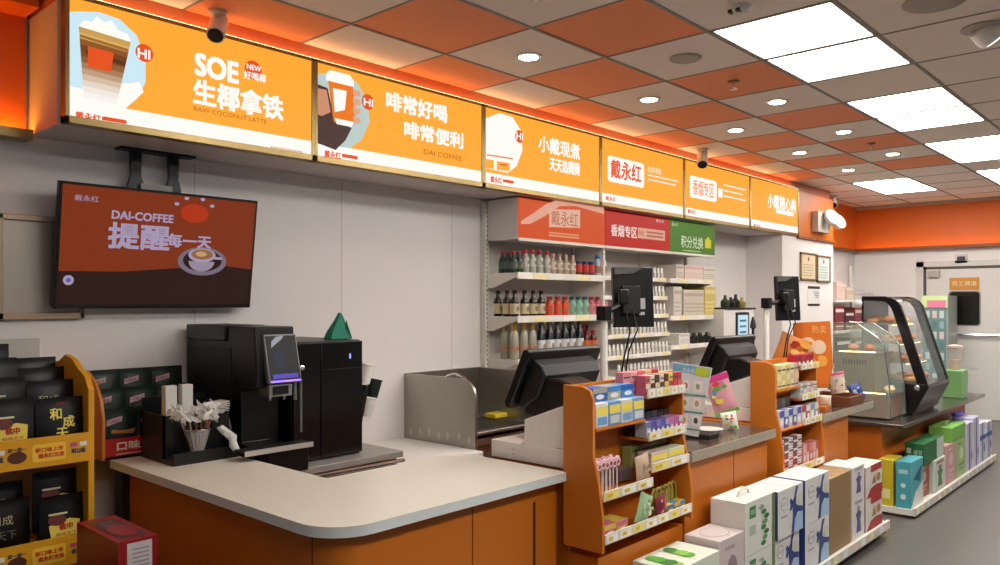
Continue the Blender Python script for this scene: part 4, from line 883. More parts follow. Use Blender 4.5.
# ================================================================ ORANGE IMPULSE RACKS
PR = M('#efe9d8', .5); TAGY = M('#f2dc60', .5)
RO = M('#cc751e', .45, var=.04, sc=5)
def impulse_rack(y0, y1, lab):
    t = thing('impulse_rack', lab, 'rack', (-1.85, (y0+y1)/2, .53), 'orange impulse racks at the counter front')
    prof = [(-1.945, .53), (-1.755, .53), (-1.755, .66), (-1.775, .80), (-1.80, .90), (-1.80, 1.12), (-1.815, 1.155), (-1.85, 1.168), (-1.945, 1.17)]
    MB(RO).prism(prof, 'xz', y0, y0+.016).build('end_panel', t, .002); MB(RO).prism(prof, 'xz', y1-.016, y1).build('end_panel', t, .002)
    MB(RO).box(-1.945, -1.93, y0+.016, y1-.016, .53, 1.165).build('back_panel', t)
    ym = y0+.016+(y1-y0)*.51
    def sh(a, b, z, x1, strip=True, n=3):
        s = MB(RO).box(-1.93, x1, a, b, z-.01, z).build('shelf', t)
        if strip:
            m = MB(M('#d9d2c4', .45)).box(x1, x1+.006, a, b, z-.008, z+.03); f = FX(x1+.006); w = (b-a)/n
            for k in range(n):
                m.rec(f, a+w*k+.006, z-.004, a+w*(k+.86), z+.027, M(('#f3edd6', '#f0dc80', '#f3efe6')[(k+int(z*10)) % 3], .5)); m.rec(f, a+w*k+.02, z+.004, a+w*(k+.5), z+.018, M('#e8b820', .5), .002)
            m.build('price_strip', s)
    return t, ym, sh
RA = 'first impulse rack'
a0, a1 = 2.505, 3.21
t, ym, sh = impulse_rack(a0, a1, 'orange shelf rack of sweets at the counter front, nearer of two')
sh(a0+.016, ym, 1.005, -1.795, False); sh(ym, a1-.016, 1.10, -1.79, n=5); sh(ym, a1-.016, .92, -1.785, n=3)
sh(a0+.016, ym, .735, -1.765, n=3); sh(ym, a1-.016, .79, -1.77, n=2); sh(a0+.016, a1-.016, .57, -1.757, n=7)
def goods(name, cat, lab, x1, d, y0, y1, z0, h, n, cols, grp, art=None, gap=.004, bev=.002):
    w = (y1-y0)/n
    for i in range(n):
        a = y0+i*w+gap/2; b_ = y0+(i+1)*w-gap/2
        m = MB(M(cols[i % len(cols)], .45)).box(x1-d, x1, a, b_, z0+.0005, z0+h)
        f = FX(x1); hh = h
        c2 = cols[(i+1) % len(cols)]
        if art == 'tag': m.rec(f, a+.004, z0+hh*.5, b_-.004, z0+hh*.86, TAGY, .0008); m.rec(f, a+.01, z0+hh*.1, b_-.01, z0+hh*.42, M(c2, .5), .0008)
        elif art == 'half': m.rec(f, a, z0+hh*.62, b_, z0+hh, M(c2, .5), .0008); m.disc(f, (a+b_)/2, z0+hh*.35, (b_-a)*.3, hh*.18, WHITE, .0012, 10)
        elif art == 'band': m.rec(f, a, z0+hh*.35, b_, z0+hh*.6, M(c2, .5), .0008); m.rec(f, a+.004, z0+hh*.1, b_-.004, z0+hh*.16, M('#5c4c44', .5), .0008); m.rec(f, a+.004, z0+hh*.75, b_-.004, z0+hh*.82, M('#5c4c44', .5), .0008)
        elif art: art(m, f, a, b_, z0, z0+h)
        tag(m.build(name, bevel=bev), lab.format(ORD[i]), cat, grp)
L0, L1 = a0+.02, ym-.004; R0, R1 = ym+.004, a1-.02
goods('small_carton', 'box', '{} white and blue carton from the left on the shelf of the near rack', -1.80, .11, L0, L1, 1.006, .095, 4, ('#d8dce0', '#6f9ccc', '#cfd0cc', '#7ca4d0'), 'white and blue cartons on the near rack', 'tag')
goods('small_carton', 'box', '{} box from the left stacked on the near rack cartons', -1.83, .08, L0+.02, L1-.03, 1.102, .055, 3, ('#2460b0', '#a8a494', '#4488cc'), 'boxes stacked on the near rack cartons', 'half')
goods('candy_pack', 'sweets', '{} upright sweet pack from the left on the top right tier of the near rack', -1.80, .05, R0, R1, 1.101, .085, 8, ('#c8606c', '#e0d0b8', '#4a2c24', '#d8c8b0', '#5a3028', '#e0c060', '#a83c44', '#c03c48'), 'upright sweet packs on the near rack', 'band')
goods('candy_pack', 'sweets', '{} pink pack from the left in the back row on top of the near rack', -1.86, .04, R0-.08, R1-.1, 1.171 if False else 1.101, .1, 5, ('#d88890', '#e0a0a0', '#c86070', '#dcb090', '#c02c30'), 'pink packs in the back row of the near rack', 'band')
goods('candy_pack', 'sweets', '{} small purple pack from the left on the middle right tier', -1.795, .06, R0, R1, .921, .07, 8, ('#b8bcc8', '#6c6ca8', '#5c4c98', '#8478b8', '#4c5ca4', '#b088b4', '#c46c94', '#b05c90'), 'purple packs on the near rack', 'half')
goods('candy_pack', 'sweets', '{} dark topped pack from the left behind the purple packs', -1.865, .05, R0, R1, .921, .095, 6, ('#26262c', '#303038'), 'dark packs behind the purple ones', 'band')
goods('tin', 'tin', '{} dim small tin from the left under the blue cartons', -1.86, .05, L0+.06, L1, .90 if False else .745, .0 if False else .05, 3, ('#6c6468', '#584848'), 'tins at the back of the near rack')
# lollipops
root = None
for i in range(12):
    y = L0+.015+(i % 6)*.026+.006*(i//6); x = -1.80-.035*(i//6); z = .737; h = .12+.006*(i % 3)
    lab = '{} lollipop from the left, {} row of the near rack'.format(ORD[i % 6], ('front', 'back')[i//6])
    if root is None:
        root = thing('lollipop', lab, 'lollipop', (x, y, z), 'pink lollipops on the near rack'); MB(M('#e8dcd8', .4)).tube([(x, y, z), (x, y, z+.1)], .0028, 6).build('stick', root)
        m = MB(M('#d8a0a8', .35)); m.T = rot((x, y, z+.118), 'Y', 90); m.lathe((0, 0, -.006), [(.018, 0), (.023, .004), (.023, .008), (.018, .012)], 14); m.T = None; f = FX(x+.0065); m.disc(f, y, z+.118, .015, .015, M('#f0e0dc', .4)); m.disc(f, y, z+.118, .009, .009, M('#b84860', .4), .002); m.build('candy', root)
    else: dup(root, (x, y, z+.004*(i % 2)), lab)
def softbag(name, lab, c, w, h, d, col, art=None, tilt=0, yaw=0, grp=None, cat='bag'):
    m = MB(M(col, .35)); m.T = Matrix.Translation(Vector(c)) @ Matrix.Rotation(R(yaw), 4, 'Z') @ Matrix.Rotation(R(tilt), 4, 'X'); vs = []; fs = []; n = 7
    for i in range(n):
        for j in range(n):
            a, b_ = i/(n-1)*2-1, j/(n-1)*2-1; k = (1-abs(a)**2.5)*(1-abs(b_)**2.5); vs.append((d/2*k+.001, a*w/2*(1-.06*(1-b_*b_)), b_*h/2*(1-.04*(1-a*a))))
    for i in range(n-1):
        for j in range(n-1): fs.append((i*n+j, (i+1)*n+j, (i+1)*n+j+1, i*n+j+1))
    k = len(vs); vs += [(-x, y, z) for x, y, z in vs]; fs += [tuple(q+k for q in f[::-1]) for f in fs]
    for i in range(n-1):
        for (p_, q_) in ((i*n, (i+1)*n), ((i+1)*n+n-1, i*n+n-1), (i+1, i), ((n-1)*n+i, (n-1)*n+i+1)): fs.append((p_, p_+k, q_+k, q_))
    m.add(vs, fs, True)
    if art: art(m, Fr((d/2+.003, 0, 0), (0, 1, 0), (0, 0, 1)), w, h)
    return tag(m.build(name, smooth=50), lab, cat, grp)
def art_mix(cols):
    def f(m, fr, w, h):
        rnd = random.Random(len(cols)*7+int(w*1000))
        for k in range(9): m.disc(fr, rnd.uniform(-.32, .32)*w, rnd.uniform(-.36, .36)*h, w*rnd.uniform(.06, .17), h*rnd.uniform(.04, .1), M(cols[k % len(cols)], .4), .001+.0006*k, 9)
    return f
softbag('snack_bag', 'beige crinkled snack bag in the middle of the near rack', (-1.79, ym-.035, .80), .105, .13, .03, '#c9b094', art_mix(['#b89878', '#d8c4a8', '#a88868']), 8)
goods('small_carton', 'box', '{} tagged carton from the left on the right lower tier of the near rack', -1.785, .07, R0+.02, R1, .791, .065, 2, ('#cdbab4', '#c4ccb0'), 'tagged cartons on the near rack', 'tag')
goods('small_carton', 'box', '{} green topped pack from the left behind the tagged cartons', -1.87, .05, R0, R1, .791, .085, 4, ('#8c9c58', '#a8887c'), 'packs behind the tagged cartons', 'band')
goods('candy_box', 'box', '{} pink and yellow box from the left on the lowest tier of the near rack', -1.775, .09, L0+.02, L0+.19, .571, .055, 2, ('#c86c8c', '#d8b850'), 'pink and yellow boxes on the near rack', 'half')
softbag('snack_bag', 'pale green pouch leaning across the lowest tier of the near rack', (-1.775, ym-.05, .64), .1, .13, .03, '#a8c898', art_mix(['#c8d8b8', '#88b078', '#e0e0c8']), -24)
softbag('snack_bag', 'dark red net pouch on the lowest tier of the near rack', (-1.772, ym+.085, .625), .085, .1, .025, '#8a3440', art_mix(['#c07078', '#5c2028', '#d8a0a0']), 10)
for i in range(6):
    y = R0+.07+i*.038; z = .655; x = -1.80; pts = [(x-.004*i, y+.026*math.cos(R(w)), z+.05*math.sin(R(w))-.01) for w in range(0, 361, 30)]
    m = MB(M(('#a8983c', '#c0a848', '#8c9040')[i % 3], .5)).tube(pts, .0055, 6); tag(m.build('hair_band'), '{} yellow green looped band from the left on the near rack'.format(ORD[i]), 'hair band', 'looped bands on the near rack')
goods('small_carton', 'box', '{} small yellow and blue box from the left under the looped bands', -1.775, .05, R0+.14, R1-.01, .571, .045, 3, ('#e0b838', '#4c8cb8'), 'yellow and blue boxes on the near rack', 'half')
# second rack
c0, c1 = 4.205, 4.81
t, ym, sh = impulse_rack(c0, c1, 'orange shelf rack of small packs at the counter front, farther of two')
sh(c0+.016, ym, 1.015, -1.795, False); sh(ym, c1-.016, 1.115, -1.79, n=3); sh(ym, c1-.016, .94, -1.785, n=3); sh(c0+.016, ym, .80, -1.77, False); sh(ym, c1-.016, .80, -1.77, n=3); sh(c0+.016, c1-.016, .55, -1.757, n=4)
L0, L1 = c0+.02, ym-.004; R0, R1 = ym+.004, c1-.02
goods('candy_pack', 'sweets', '{} tall cream and yellow pack from the left on the far rack', -1.80, .06, L0, L1, 1.016, .135, 5, ('#e0cc88', '#e8dca8', '#dcc470', '#e4d8b0', '#d8b8a0'), 'tall cream packs on the far rack', 'band')
goods('candy_pack', 'sweets', '{} red pack from the left on top of the far rack', -1.80, .06, R0-.03, R1-.04, 1.117, .075, 4, ('#a8182c', '#8c1424', '#c03040'), 'red packs on top of the far rack', 'half')
goods('candy_pack', 'sweets', '{} pale pack from the left on the middle right tier of the far rack', -1.795, .06, R0, R1, .941, .085, 5, ('#d0ccc4', '#a8b0a0', '#dcd4cc', '#d8a8a0'), 'pale packs on the far rack', 'band')
goods('candy_pack', 'sweets', '{} dim pack from the left under the tall cream packs', -1.85, .05, L0, L1, .93 if False else .801, .15, 5, ('#58504c', '#6c6058'), 'dim packs at the back of the far rack')
goods('candy_pack', 'sweets', '{} blue topped white pack from the left on the far rack', -1.785, .05, L0, L1, .801, .1, 5, ('#c4c8d4', '#5054a0'), 'blue topped packs on the far rack', 'half')
goods('candy_pack', 'sweets', '{} white and red pack from the left on the right tier of the far rack', -1.785, .05, R0, R1, .801, .1, 4, ('#d8d4d0', '#a83c44', '#e0dcd8', '#8c9cb0'), 'white and red packs on the far rack', 'half')
for k in range(4):
    goods('yogurt_tub', 'tub', '{} small white capped tub from the left, '+('bottom', 'second', 'third', 'top')[k]+' layer of the far rack', -1.785, .05, L0, L1+.01, .551+.047*k, .045, 5, ('#e4e0dc', '#a83848') if k < 2 else ('#e4e0dc', '#6c4858'), 'white capped tubs on the far rack', 'band')
goods('candy_pack', 'sweets', '{} tall pink pack from the left on the lowest tier of the far rack', -1.785, .05, R0+.02, R1, .551, .12, 5, ('#d88c88', '#e0b0a8', '#c85c60'), 'pink packs on the far rack', 'half')
# ---------------------------------------------------------------- on the till counters
def card(name, lab, cat, y, px, th, base, art, x=None):
    m = MB(base); pts = [(PX(u, v, y=y).x, PX(u, v, y=y).z) for u, v in px]; m.prism(pts, 'xz', y, y+th); f = Fr((0, y, 0), (1, 0, 0), (0, 0, 1)); art(m, f, pts); return m
def cp(u, v, y): p = PX(u, v, y=y); return p.x, p.z
t = thing('price_leaflet', 'tall white and sky blue printed leaflet standing beside the near rack', 'leaflet', (-1.98, 3.6, .82))
Y_ = 3.55
def art_leaf(m, f, pts):
    m.pol(f, [cp(u, v, Y_) for u, v in ((673, 363), (711, 368.5), (709.5, 377), (673, 371))], M('#7cb8dc', .5)); m.pol(f, [cp(u, v, Y_) for u, v in ((696, 366.5), (710.5, 369), (708, 378), (695, 375))], M('#c4d848', .5), .002)
    m.txt(f, '现金券', *cp(683, 374, Y_), *cp(695, 368.5, Y_), M('#f4f8f8', .5), .003)
    for k, v in enumerate((380, 397, 414)):
        for j, u in enumerate((682, 694)):
            a, b_ = cp(u-k*1.0, v+j, Y_); m.rec(f, a, b_-.055, a+.045, b_, M('#f4f2f0', .5), .002); m.disc(f, a+.022, b_-.026, .012, .016, M(('#c07890', '#9ab088', '#c8a080', '#40584c')[(k+j) % 4], .5), .003, 8)
        m.pol(f, [cp(u, vv, Y_) for u, vv in ((682-k, v+13), (706-k*2.5, v+15.5), (706-k*2.5, v+17), (682-k, v+14.5))], M('#5c9c98', .5), .003)
m = card('x', '', '', Y_, ((672, 362), (712, 368), (698, 437), (682, 434)), .004, M('#dfe6ec', .5), art_leaf); m.build('sheet', t)
p = PX(700, 437, y=3.58); MB(BLK2).box(p.x-.07, p.x+.06, 3.56, 3.66, .8205, .845).build('foot', t, .003)
p = PX(708, 424, y=3.75); m = MB(M('#c8c4bc', .5)); m.lathe((p.x, 3.75, .821), [(.05, 0), (.06, .004), (.075, .02), (.077, .024), (.06, .02)], 20); tag(m.build('paper_plate'), 'small white paper dish on the brown counter behind the leaflet', 'dish')
def art_toy(m, fr, w, h):
    m.rec(fr, -w*.48, h*.34, w*.48, h*.49, M('#d83c8c', .4), .002); art_mix(['#e8c040', '#58a850', '#e070a0', '#f0e080', '#4898c8', '#e8a088', '#d84848'])(m, fr, w, h*.8); m.rec(fr, -w*.48, -h*.49, w*.48, -h*.4, M('#6cb040', .4), .002)
c = PX(721, 394, y=4.0); o = softbag('snack_bag', 'bright pink and green toy snack bag leaning on the brown counter', tuple(c), .135, .225, .035, '#e0a0a8', art_toy, 18, -52)
c = PX(729.5, 421, y=3.93); o = softbag('snack_bag', 'small white egg shaped pack under the bright pink bag', tuple(c), .085, .1, .04, '#e4e8dc', art_mix(['#d85048', '#68a858', '#e8a040']), 10, -52)
# orange promotion behind the far rack
Y_ = 5.02
def art_promo(m, f, pts):
    for (u, v, r, c_) in ((808, 345, .05, '#f0d0b0'), (808, 346, .028, '#e8862c'), (819, 347, .045, '#f0d8c0'), (819, 348, .025, '#f0a040'), (801, 356, .04, '#f4c060'), (812, 362, .045, '#e07020'), (822, 361, .035, '#f4b450'), (797, 347, .03, '#e89038')):
        a, b_ = cp(u, v, Y_); m.disc(f, a, b_, r, r, M(c_, .5), .001+.0008*(hash(c_) % 3+1) if False else .0015+.0008*r*10, 16)
    a, b_ = cp(812, 330, Y_); m.txt(f, '热卖', a, b_-.02, a+.09, b_+.03, M('#f8c880', .5), .002)
m = card('x', '', '', Y_, ((793, 323), (829, 321), (832, 366), (827, 388), (793, 388)), .02, M('#e07a2c', .45), art_promo)
t = thing('promotion_stand', 'orange promotional card with ring doughnuts standing behind the far rack', 'sign', (-1.9, Y_, .82)); m.build('card', t)
MB(ORANGE2).box(*sorted((cp(797, 380, Y_)[0], cp(824, 380, Y_)[0])), Y_+.02, Y_+.1, .8205, .84).build('foot', t)
c = PX(790, 355, y=4.9); softbag('snack_bag', 'large orange patterned snack bag leaning left of the doughnut card', tuple(c), .2, .25, .07, '#c8742c', art_mix(['#e8a848', '#a83820', '#f0c878', '#7c2c18']), -22, -50)
# items on the far till counter
t = thing('tray', 'brown wooden tray at the end of the second till counter', 'tray', (-1.95, 5.3, .82)); c = PX(832, 394, y=5.35)
MB(M('#6c3c20', .45)).box(c.x-.14, c.x+.14, 5.28, 5.55, .8205, .83).box(c.x-.14, c.x+.14, 5.28, 5.292, .83, .885).box(c.x-.14, c.x+.14, 5.538, 5.55, .83, .885).box(c.x-.14, c.x-.128, 5.292, 5.538, .83, .885).box(c.x+.128, c.x+.14, 5.292, 5.538, .83, .885).build('body', t, .002)
c = PX(836, 382, y=5.38); t = thing('snack_tub', 'pink lidded white patterned tub lying tilted in the brown tray', 'tub', (c.x, 5.38, .83))
m = MB(M('#d8ccc0', .4)); m.T = Matrix.Translation(c) @ Matrix.Rotation(R(-14), 4, 'Y'); m.lathe((0, 0, -.075), [(.045, 0), (.06, .12)], 20)
for k in range(14):
    w = k*2.4; m.ball((.054*math.cos(w), .054*math.sin(w), -.06+.007*k), .009, 6, M(('#b8506c', '#7c9c58', '#d8a050')[k % 3], .5))
m.build('tub', t); m2 = MB(M('#c85878', .4)); m2.T = m.T; m2.lathe((0, 0, .045), [(.063, 0), (.064, .012), (.058, .016)], 20); m2.build('lid', t)
c = PX(853, 383, y=5.5); softbag('snack_bag', 'small dark blue snack bag behind the pink lidded tub', (c.x-.02, 5.62, .885), .09, .12, .04, '#34488c', art_mix(['#8098c8', '#d8d8e0']), 20, -60)
c = PX(851, 393, z=.85); o = tag(MB(M('#d8d4d0', .5)).prism([(0, 0), (.09, -.01), (.1, .05), (.01, .06)], 'xy', 0, .002).build('price_card'), 'white price card lying at the end of the second till counter', 'card'); o.location = (-1.90, 5.74, .8215)
for (u, v, c_, l) in ((816, 372, '#d8a890', 'peach coloured'), (822, 380, '#e0d0b8', 'cream coloured')):
    c = PX(u, v, y=5.1); softbag('bread_pack', l+' wrapped bun left of the pink lidded tub', (c.x, 5.15, .862), .08, .08, .05, c_, None, 0, -60, cat='bun')

# ================================================================ FLOOR SHELVES AND CARTONS
def floor_shelf(y0, y1, lab, dz=0):
    t = thing('floor_shelf', lab, 'shelf', (-1.69, (y0+y1)/2, 0))
    MB(SHELFW).box(-1.805, -1.575, y0, y1, .085+dz, .1+dz).box(-1.805, -1.575, y0, y0+.02, .02, .085+dz).box(-1.805, -1.575, y1-.02, y1, .02, .085+dz).build('deck', t)
    MB(M('#6a3414', .5)).box(-1.805, -1.64, y0+.02, y1-.02, 0, .085+dz).build('kick_board', t)
    m = MB(M('#cfcac2', .4)).box(-1.575, -1.558, y0, y1, .06+dz, .112+dz); f = FX(-1.558); y = y0+.03
    k = 0
    while y < y1-.08: m.rec(f, y, .066+dz, y+.07, .106+dz, M(('#f3efe6', '#efe2a8', '#e8e6e2', '#e8c8bc')[k % 4], .5)); y += .12+.03*(k % 3); k += 1
    m.build('price_strip', t)
floor_shelf(2.45, 5.39, 'long low shelf of milk cartons along the till counters'); floor_shelf(5.95, 8.62, 'low shelf of drink cartons under the pastry counter', -.04)
def drink_carton(lab, y0, y1, z0, z1, base, art=None, d=.17, x1=-1.59, handle=False, grp=None, side=None, top=None):
    if y0 < 5.4: y0 += .04; y1 += .04
    t = thing('drinks_carton', lab, 'box', (x1-d/2, (y0+y1)/2, z0), grp)
    m = MB(M(base, .45)).box(x1-d, x1, y0, y1, z0+.001, z1); f = FX(x1)
    if art: art(m, f, y0, y1, z0, z1)
    if side: side(m, Fr((x1-d, y0, 0), (1, 0, 0), (0, 0, 1)), 0, d, z0, z1)
    if top: top(m, Fr((x1-d, y0, z1), (1, 0, 0), (0, 1, 0)), d, y1-y0)
    m.build('box', t, .003)
    xm = x1-d/2; ymid = (y0+y1)/2
    if handle: MB(M('#c8c4bc', .5)).tube([(xm, ymid-.06, z1-.004), (xm, ymid-.045, z1+.02), (xm, ymid, z1+.028), (xm, ymid+.045, z1+.02), (xm, ymid+.06, z1-.004)], .006, 6).build('handle', t)
    else: MB(M('#b8b4ac', .6)).box(x1-d+.01, x1-.01, ymid-.002, ymid+.002, z1, z1+.0006).build('lid_seam', t)
    return t
BL, LB = M('#28407c', .4), M('#a0bcdc', .4)
def art_blue(m, f, y0, y1, z0, z1):
    w, h = y1-y0, z1-z0; q = lambda pts: [(y0+w*a, z0+h*b_) for a, b_ in pts]
    m.pol(f, q(((.55, .02), (.98, .02), (.98, .5), (.8, .35), (.62, .4))), LB, .001)
    m.pol(f, q(((.52, .02), (.62, .02), (.66, .3), (.78, .42), (.98, .38), (.98, .5), (.8, .54), (.7, .6), (.72, .8), (.8, .97), (.7, .97), (.62, .75), (.5, .66), (.44, .52), (.5, .5), (.56, .58), (.58, .4))), BL, .0018)
    m.disc(f, y0+w*.5, z0+h*.7, w*.05, h*.06, BL, .002, 10); m.disc(f, y0+w*.86, z0+h*.66, w*.1, h*.14, M('#c8c8b4', .5), .0024, 14)
    m.disc(f, y0+w*.24, z0+h*.7, w*.13, h*.14, M('#7c8494', .5), .001, 16); m.disc(f, y0+w*.24, z0+h*.7, w*.115, h*.125, M('#d8d6d2', .5), .0018, 16); m.txt(f, '纯牛奶', y0+w*.15, z0+h*.66, y0+w*.33, z0+h*.74, M('#7c8494', .5), .0026)
    m.rec(f, y0+w*.12, z0+h*.42, y0+w*.36, z0+h*.46, M('#9a9ca4', .5))
def art_leafy(m, f, y0, y1, z0, z1):
    w, h = y1-y0, z1-z0; G = M('#3c8040', .5)
    m.rec(f, y0+w*.14, z0+h*.68, y0+w*.34, z0+h*.9, G); m.txt(f, '有机', y0+w*.17, z0+h*.74, y0+w*.31, z0+h*.84, M('#d8e8d0', .5), .002); m.txt(f, 'milk', y0+w*.44, z0+h*.78, y0+w*.62, z0+h*.86, M('#6c7c6c', .5)); m.rec(f, y0+w*.14, z0+h*.36, y0+w*.34, z0+h*.54, M('#a8b8a0', .5))
    for k in range(7): m.disc(f, y0+w*(.6+.05*(k % 3)), z0+h*(.12+.1*k), w*.09, h*.05, M(('#3c8040', '#5ca054', '#2c6434')[k % 3], .5), .001+.0004*k, 8)
    m.rec(f, y0+w*.9, z0, y1, z1, M('#6c7c44', .5), .002)
def art_green(m, f, y0, y1, z0, z1):
    w, h = y1-y0, z1-z0
    for k in range(6): m.disc(f, y0+w*(.35+.1*k), z0+h*(.3+.08*(k % 4)), w*.16, h*.18, M(('#78b048', '#4c9038', '#a0c870')[k % 3], .5), .001+.0004*k, 10)
def art_lines(c1, c2=None):
    def f_(m, f, y0, y1, z0, z1):
        w, h = y1-y0, z1-z0; m.disc(f, y0+w*.5, z0+h*.62, w*.2, h*.16, M(c1, .5), .001, 14); m.rec(f, y0+w*.2, z0+h*.3, y0+w*.8, z0+h*.36, M(c2 or c1, .5)); m.rec(f, y0+w*.3, z0+h*.2, y0+w*.7, z0+h*.24, M(c2 or c1, .5)); m.rec(f, y0+w*.2, z0+h*.86, y0+w*.6, z0+h*.9, M(c2 or c1, .5))
    return f_
def art_fig(c1, c2):
    def f_(m, f, y0, y1, z0, z1):
        w, h = y1-y0, z1-z0; q = lambda pts: [(y0+w*a, z0+h*b_) for a, b_ in pts]
        m.pol(f, q(((.3, .15), (.7, .15), (.62, .45), (.74, .62), (.6, .66), (.5, .8), (.4, .66), (.26, .62), (.38, .45))), M(c1, .5), .001); m.rec(f, y0+w*.2, z0+h*.86, y0+w*.8, z0+h*.93, M(c2, .5)); m.disc(f, y0+w*.5, z0+h*.74, w*.12, h*.07, M(c2, .5), .002, 10)
    return f_
def art_red(m, f, y0, y1, z0, z1):
    w, h = y1-y0, z1-z0; q = lambda pts: [(y0+w*a, z0+h*b_) for a, b_ in pts]
    m.pol(f, q(((.05, .0), (1, 0), (1, .3), (.6, .34), (.3, .28))), M('#a02828', .5)); m.rec(f, y0+w*.3, z0+h*.78, y0+w*.95, z0+h, M('#a82c2c', .5)); m.pol(f, q(((.35, .4), (.5, .7), (.62, .4))), M('#a07c48', .5), .002); m.disc(f, y0+w*.75, z0+h*.55, w*.12, h*.14, M('#a07c48', .5), .002, 10)
zz0, zz1, zz2 = .1, .34, .578
drink_carton('low pale carton with green leaves, nearest on the long floor shelf', 2.72, 3.085, zz0, .44, '#d4d8c8', art_green, x1=-1.585, d=.2, top=lambda m, f, w, h: [m.disc(f, w*(.25+.14*(q % 5)), h*(.2+.13*((q*3) % 6)), w*.15, h*.1, M(('#5c9c38', '#88bc58', '#3c7c30')[q % 3], .5), .001+.0004*q, 9) for q in range(9)], side=lambda m, f, a, b_, z0, z1: [m.disc(f, a+.05+.03*q, z1-.03-.03*(q % 3), .03, .02, M(('#78b048', '#4c9038')[q % 2], .5), .001+.0004*q, 9) for q in range(5)])
drink_carton('pinkish carton with an oval ring on its lid, second on the floor shelf', 3.10, 3.335, zz0, .47, '#c9bcba', art_lines('#8c7c84', '#a898a0'), top=lambda m, f, w, h: (m.disc(f, w*.5, h*.5, w*.36, h*.36, M('#8c7c80', .5), .001), m.disc(f, w*.5, h*.5, w*.34, h*.345, M('#c9bcba', .45), .0018)), side=lambda m, f, a, b_, z0, z1: m.rec(f, a+.03, z0+.1, b_-.03, z0+.2, M('#b8a8a8', .5)))
for k, (a, b_) in enumerate(((zz0, zz1), (zz1+.001, zz2+.008))): drink_carton('white milk carton with a green leaf design, '+('lower', 'upper')[k]+' of its stack', 3.345, 3.665, a, b_, '#d8d8d0', art_leafy, handle=(k == 1), grp='leaf design milk cartons')
for j, (ya, yb) in enumerate(((3.69, 4.0), (4.03, 4.365))):
    for k, (a, b_) in enumerate(((zz0, zz1), (zz1+.001, zz2))): drink_carton('white milk carton with a dark blue swirl, '+('lower', 'upper')[k]+' of the '+('left', 'right')[j]+' stack', ya, yb, a, b_, '#d4d2d0', art_blue, grp='blue swirl milk cartons', x1=-1.585-.02*(k == 0 and j == 0), side=lambda m, f, a_, b2, z0, z1: m.rec(f, a_+.0, z0, b2, z1, BL, .0008))
def art_kraft(m, f, y0, y1, z0, z1):
    k = 0
    y = y0+.012
    while y < y1-.02: m.rec(f, y, z0+.01, y+.003, z1-.01, M('#7c6444', .6)); y += .022
drink_carton('tall plain brown cardboard carton between the milk cartons', 4.39, 4.73, zz0, .525, '#9a7c54', art_kraft)
for k, (a, b_) in enumerate(((zz0, zz1), (zz1+.001, .53))): drink_carton('slim white carton with a purple figure, '+('lower', 'upper')[k]+' one beside the brown carton', 4.75, 4.965, a, b_, '#d4d0cc', art_fig('#5c5484', '#9c94a4'), grp='purple figure cartons')
for k, (a, b_) in enumerate(((zz0, .30), (.301, .495))): drink_carton('white and red carton at the end of the long shelf, '+('lower', 'upper')[k]+' one', 4.98, 5.30, a, b_, '#d8d0c8', art_red, grp='white and red cartons', side=lambda m, f, a_, b2, z0, z1: m.rec(f, a_, z0, b2, z1, M('#8c2028', .5), .0008))
# far shelf
def Y2(u): return YU(u, -1.59)
drink_carton('yellow carton at the near end of the far floor shelf', 5.97, 6.2, .06, .385, '#c8b428', None, d=.1, x1=-1.705, side=lambda m, f, a, b_, z0, z1: m.rec(f, a+.02, z0+.05, b_-.02, z0+.12, M('#e8dc90', .5)))
drink_carton('turquoise carton with a white bird shape beside the yellow carton', 5.97, 6.27, .06, .385, '#4ca0ac', lambda m, f, y0, y1, z0, z1: (m.pol(f, [(y0, z0), (y1, z0), (y1, z0+.16), (y0+.1, z0+.1)], M('#d4d4cc', .5)), m.pol(f, [(y0+.05, z0+.2), (y1-.03, z0+.28), (y1-.08, z0+.16)], M('#1c5c70', .5), .002)), d=.1, x1=-1.59, side=lambda m, f, a, b_, z0, z1: (m.disc(f, .05, z0+.08, .018, .02, M('#d0e4e4', .5)), m.disc(f, .05, z0+.16, .016, .016, M('#d0e4e4', .5)), m.rec(f, .02, z0+.24, .08, z0+.27, M('#a8d4d8', .5))))
drink_carton('brown carton with red print under the dark green carton', 6.29, 6.55, .06, .305, '#8c4434', art_lines('#c8a080'), d=.13, x1=-1.62)
drink_carton('white and green printed carton right of the brown carton', 6.57, 6.9, .06, .305, '#c8ccc0', art_fig('#4c7c58', '#8c5c54'))
drink_carton('dark green carton with white characters lying on top of its neighbours', 6.33, 6.88, .306, .46, '#1c6434', lambda m, f, y0, y1, z0, z1: (m.rec(f, y1-.2, z0, y1, z1, M('#b8c4b8', .5))), d=.13, x1=-1.6, side=lambda m, f, a, b_, z0, z1: (m.rec(f, a+.015, z0+.08, a+.045, z0+.12, M('#b8d0b8', .5)), m.txt(f, '绿豆', a+.06, z0+.06, a+.12, z0+.11, M('#b8d0b8', .5), .002)))
drink_carton('pale pink slim carton on the far floor shelf', 6.92, 7.22, .06, .37, '#c89898', art_lines('#e0c4c0'))
drink_carton('light green tall carton beside the pink one', 7.24, 7.56, .06, .37, '#a0b87c', art_lines('#d0dcb8', '#6c8c54'))
drink_carton('bright green carton lying on the light green one', 7.1, 7.55, .371, .49, '#74ac4c', None, handle=True)
k = 0
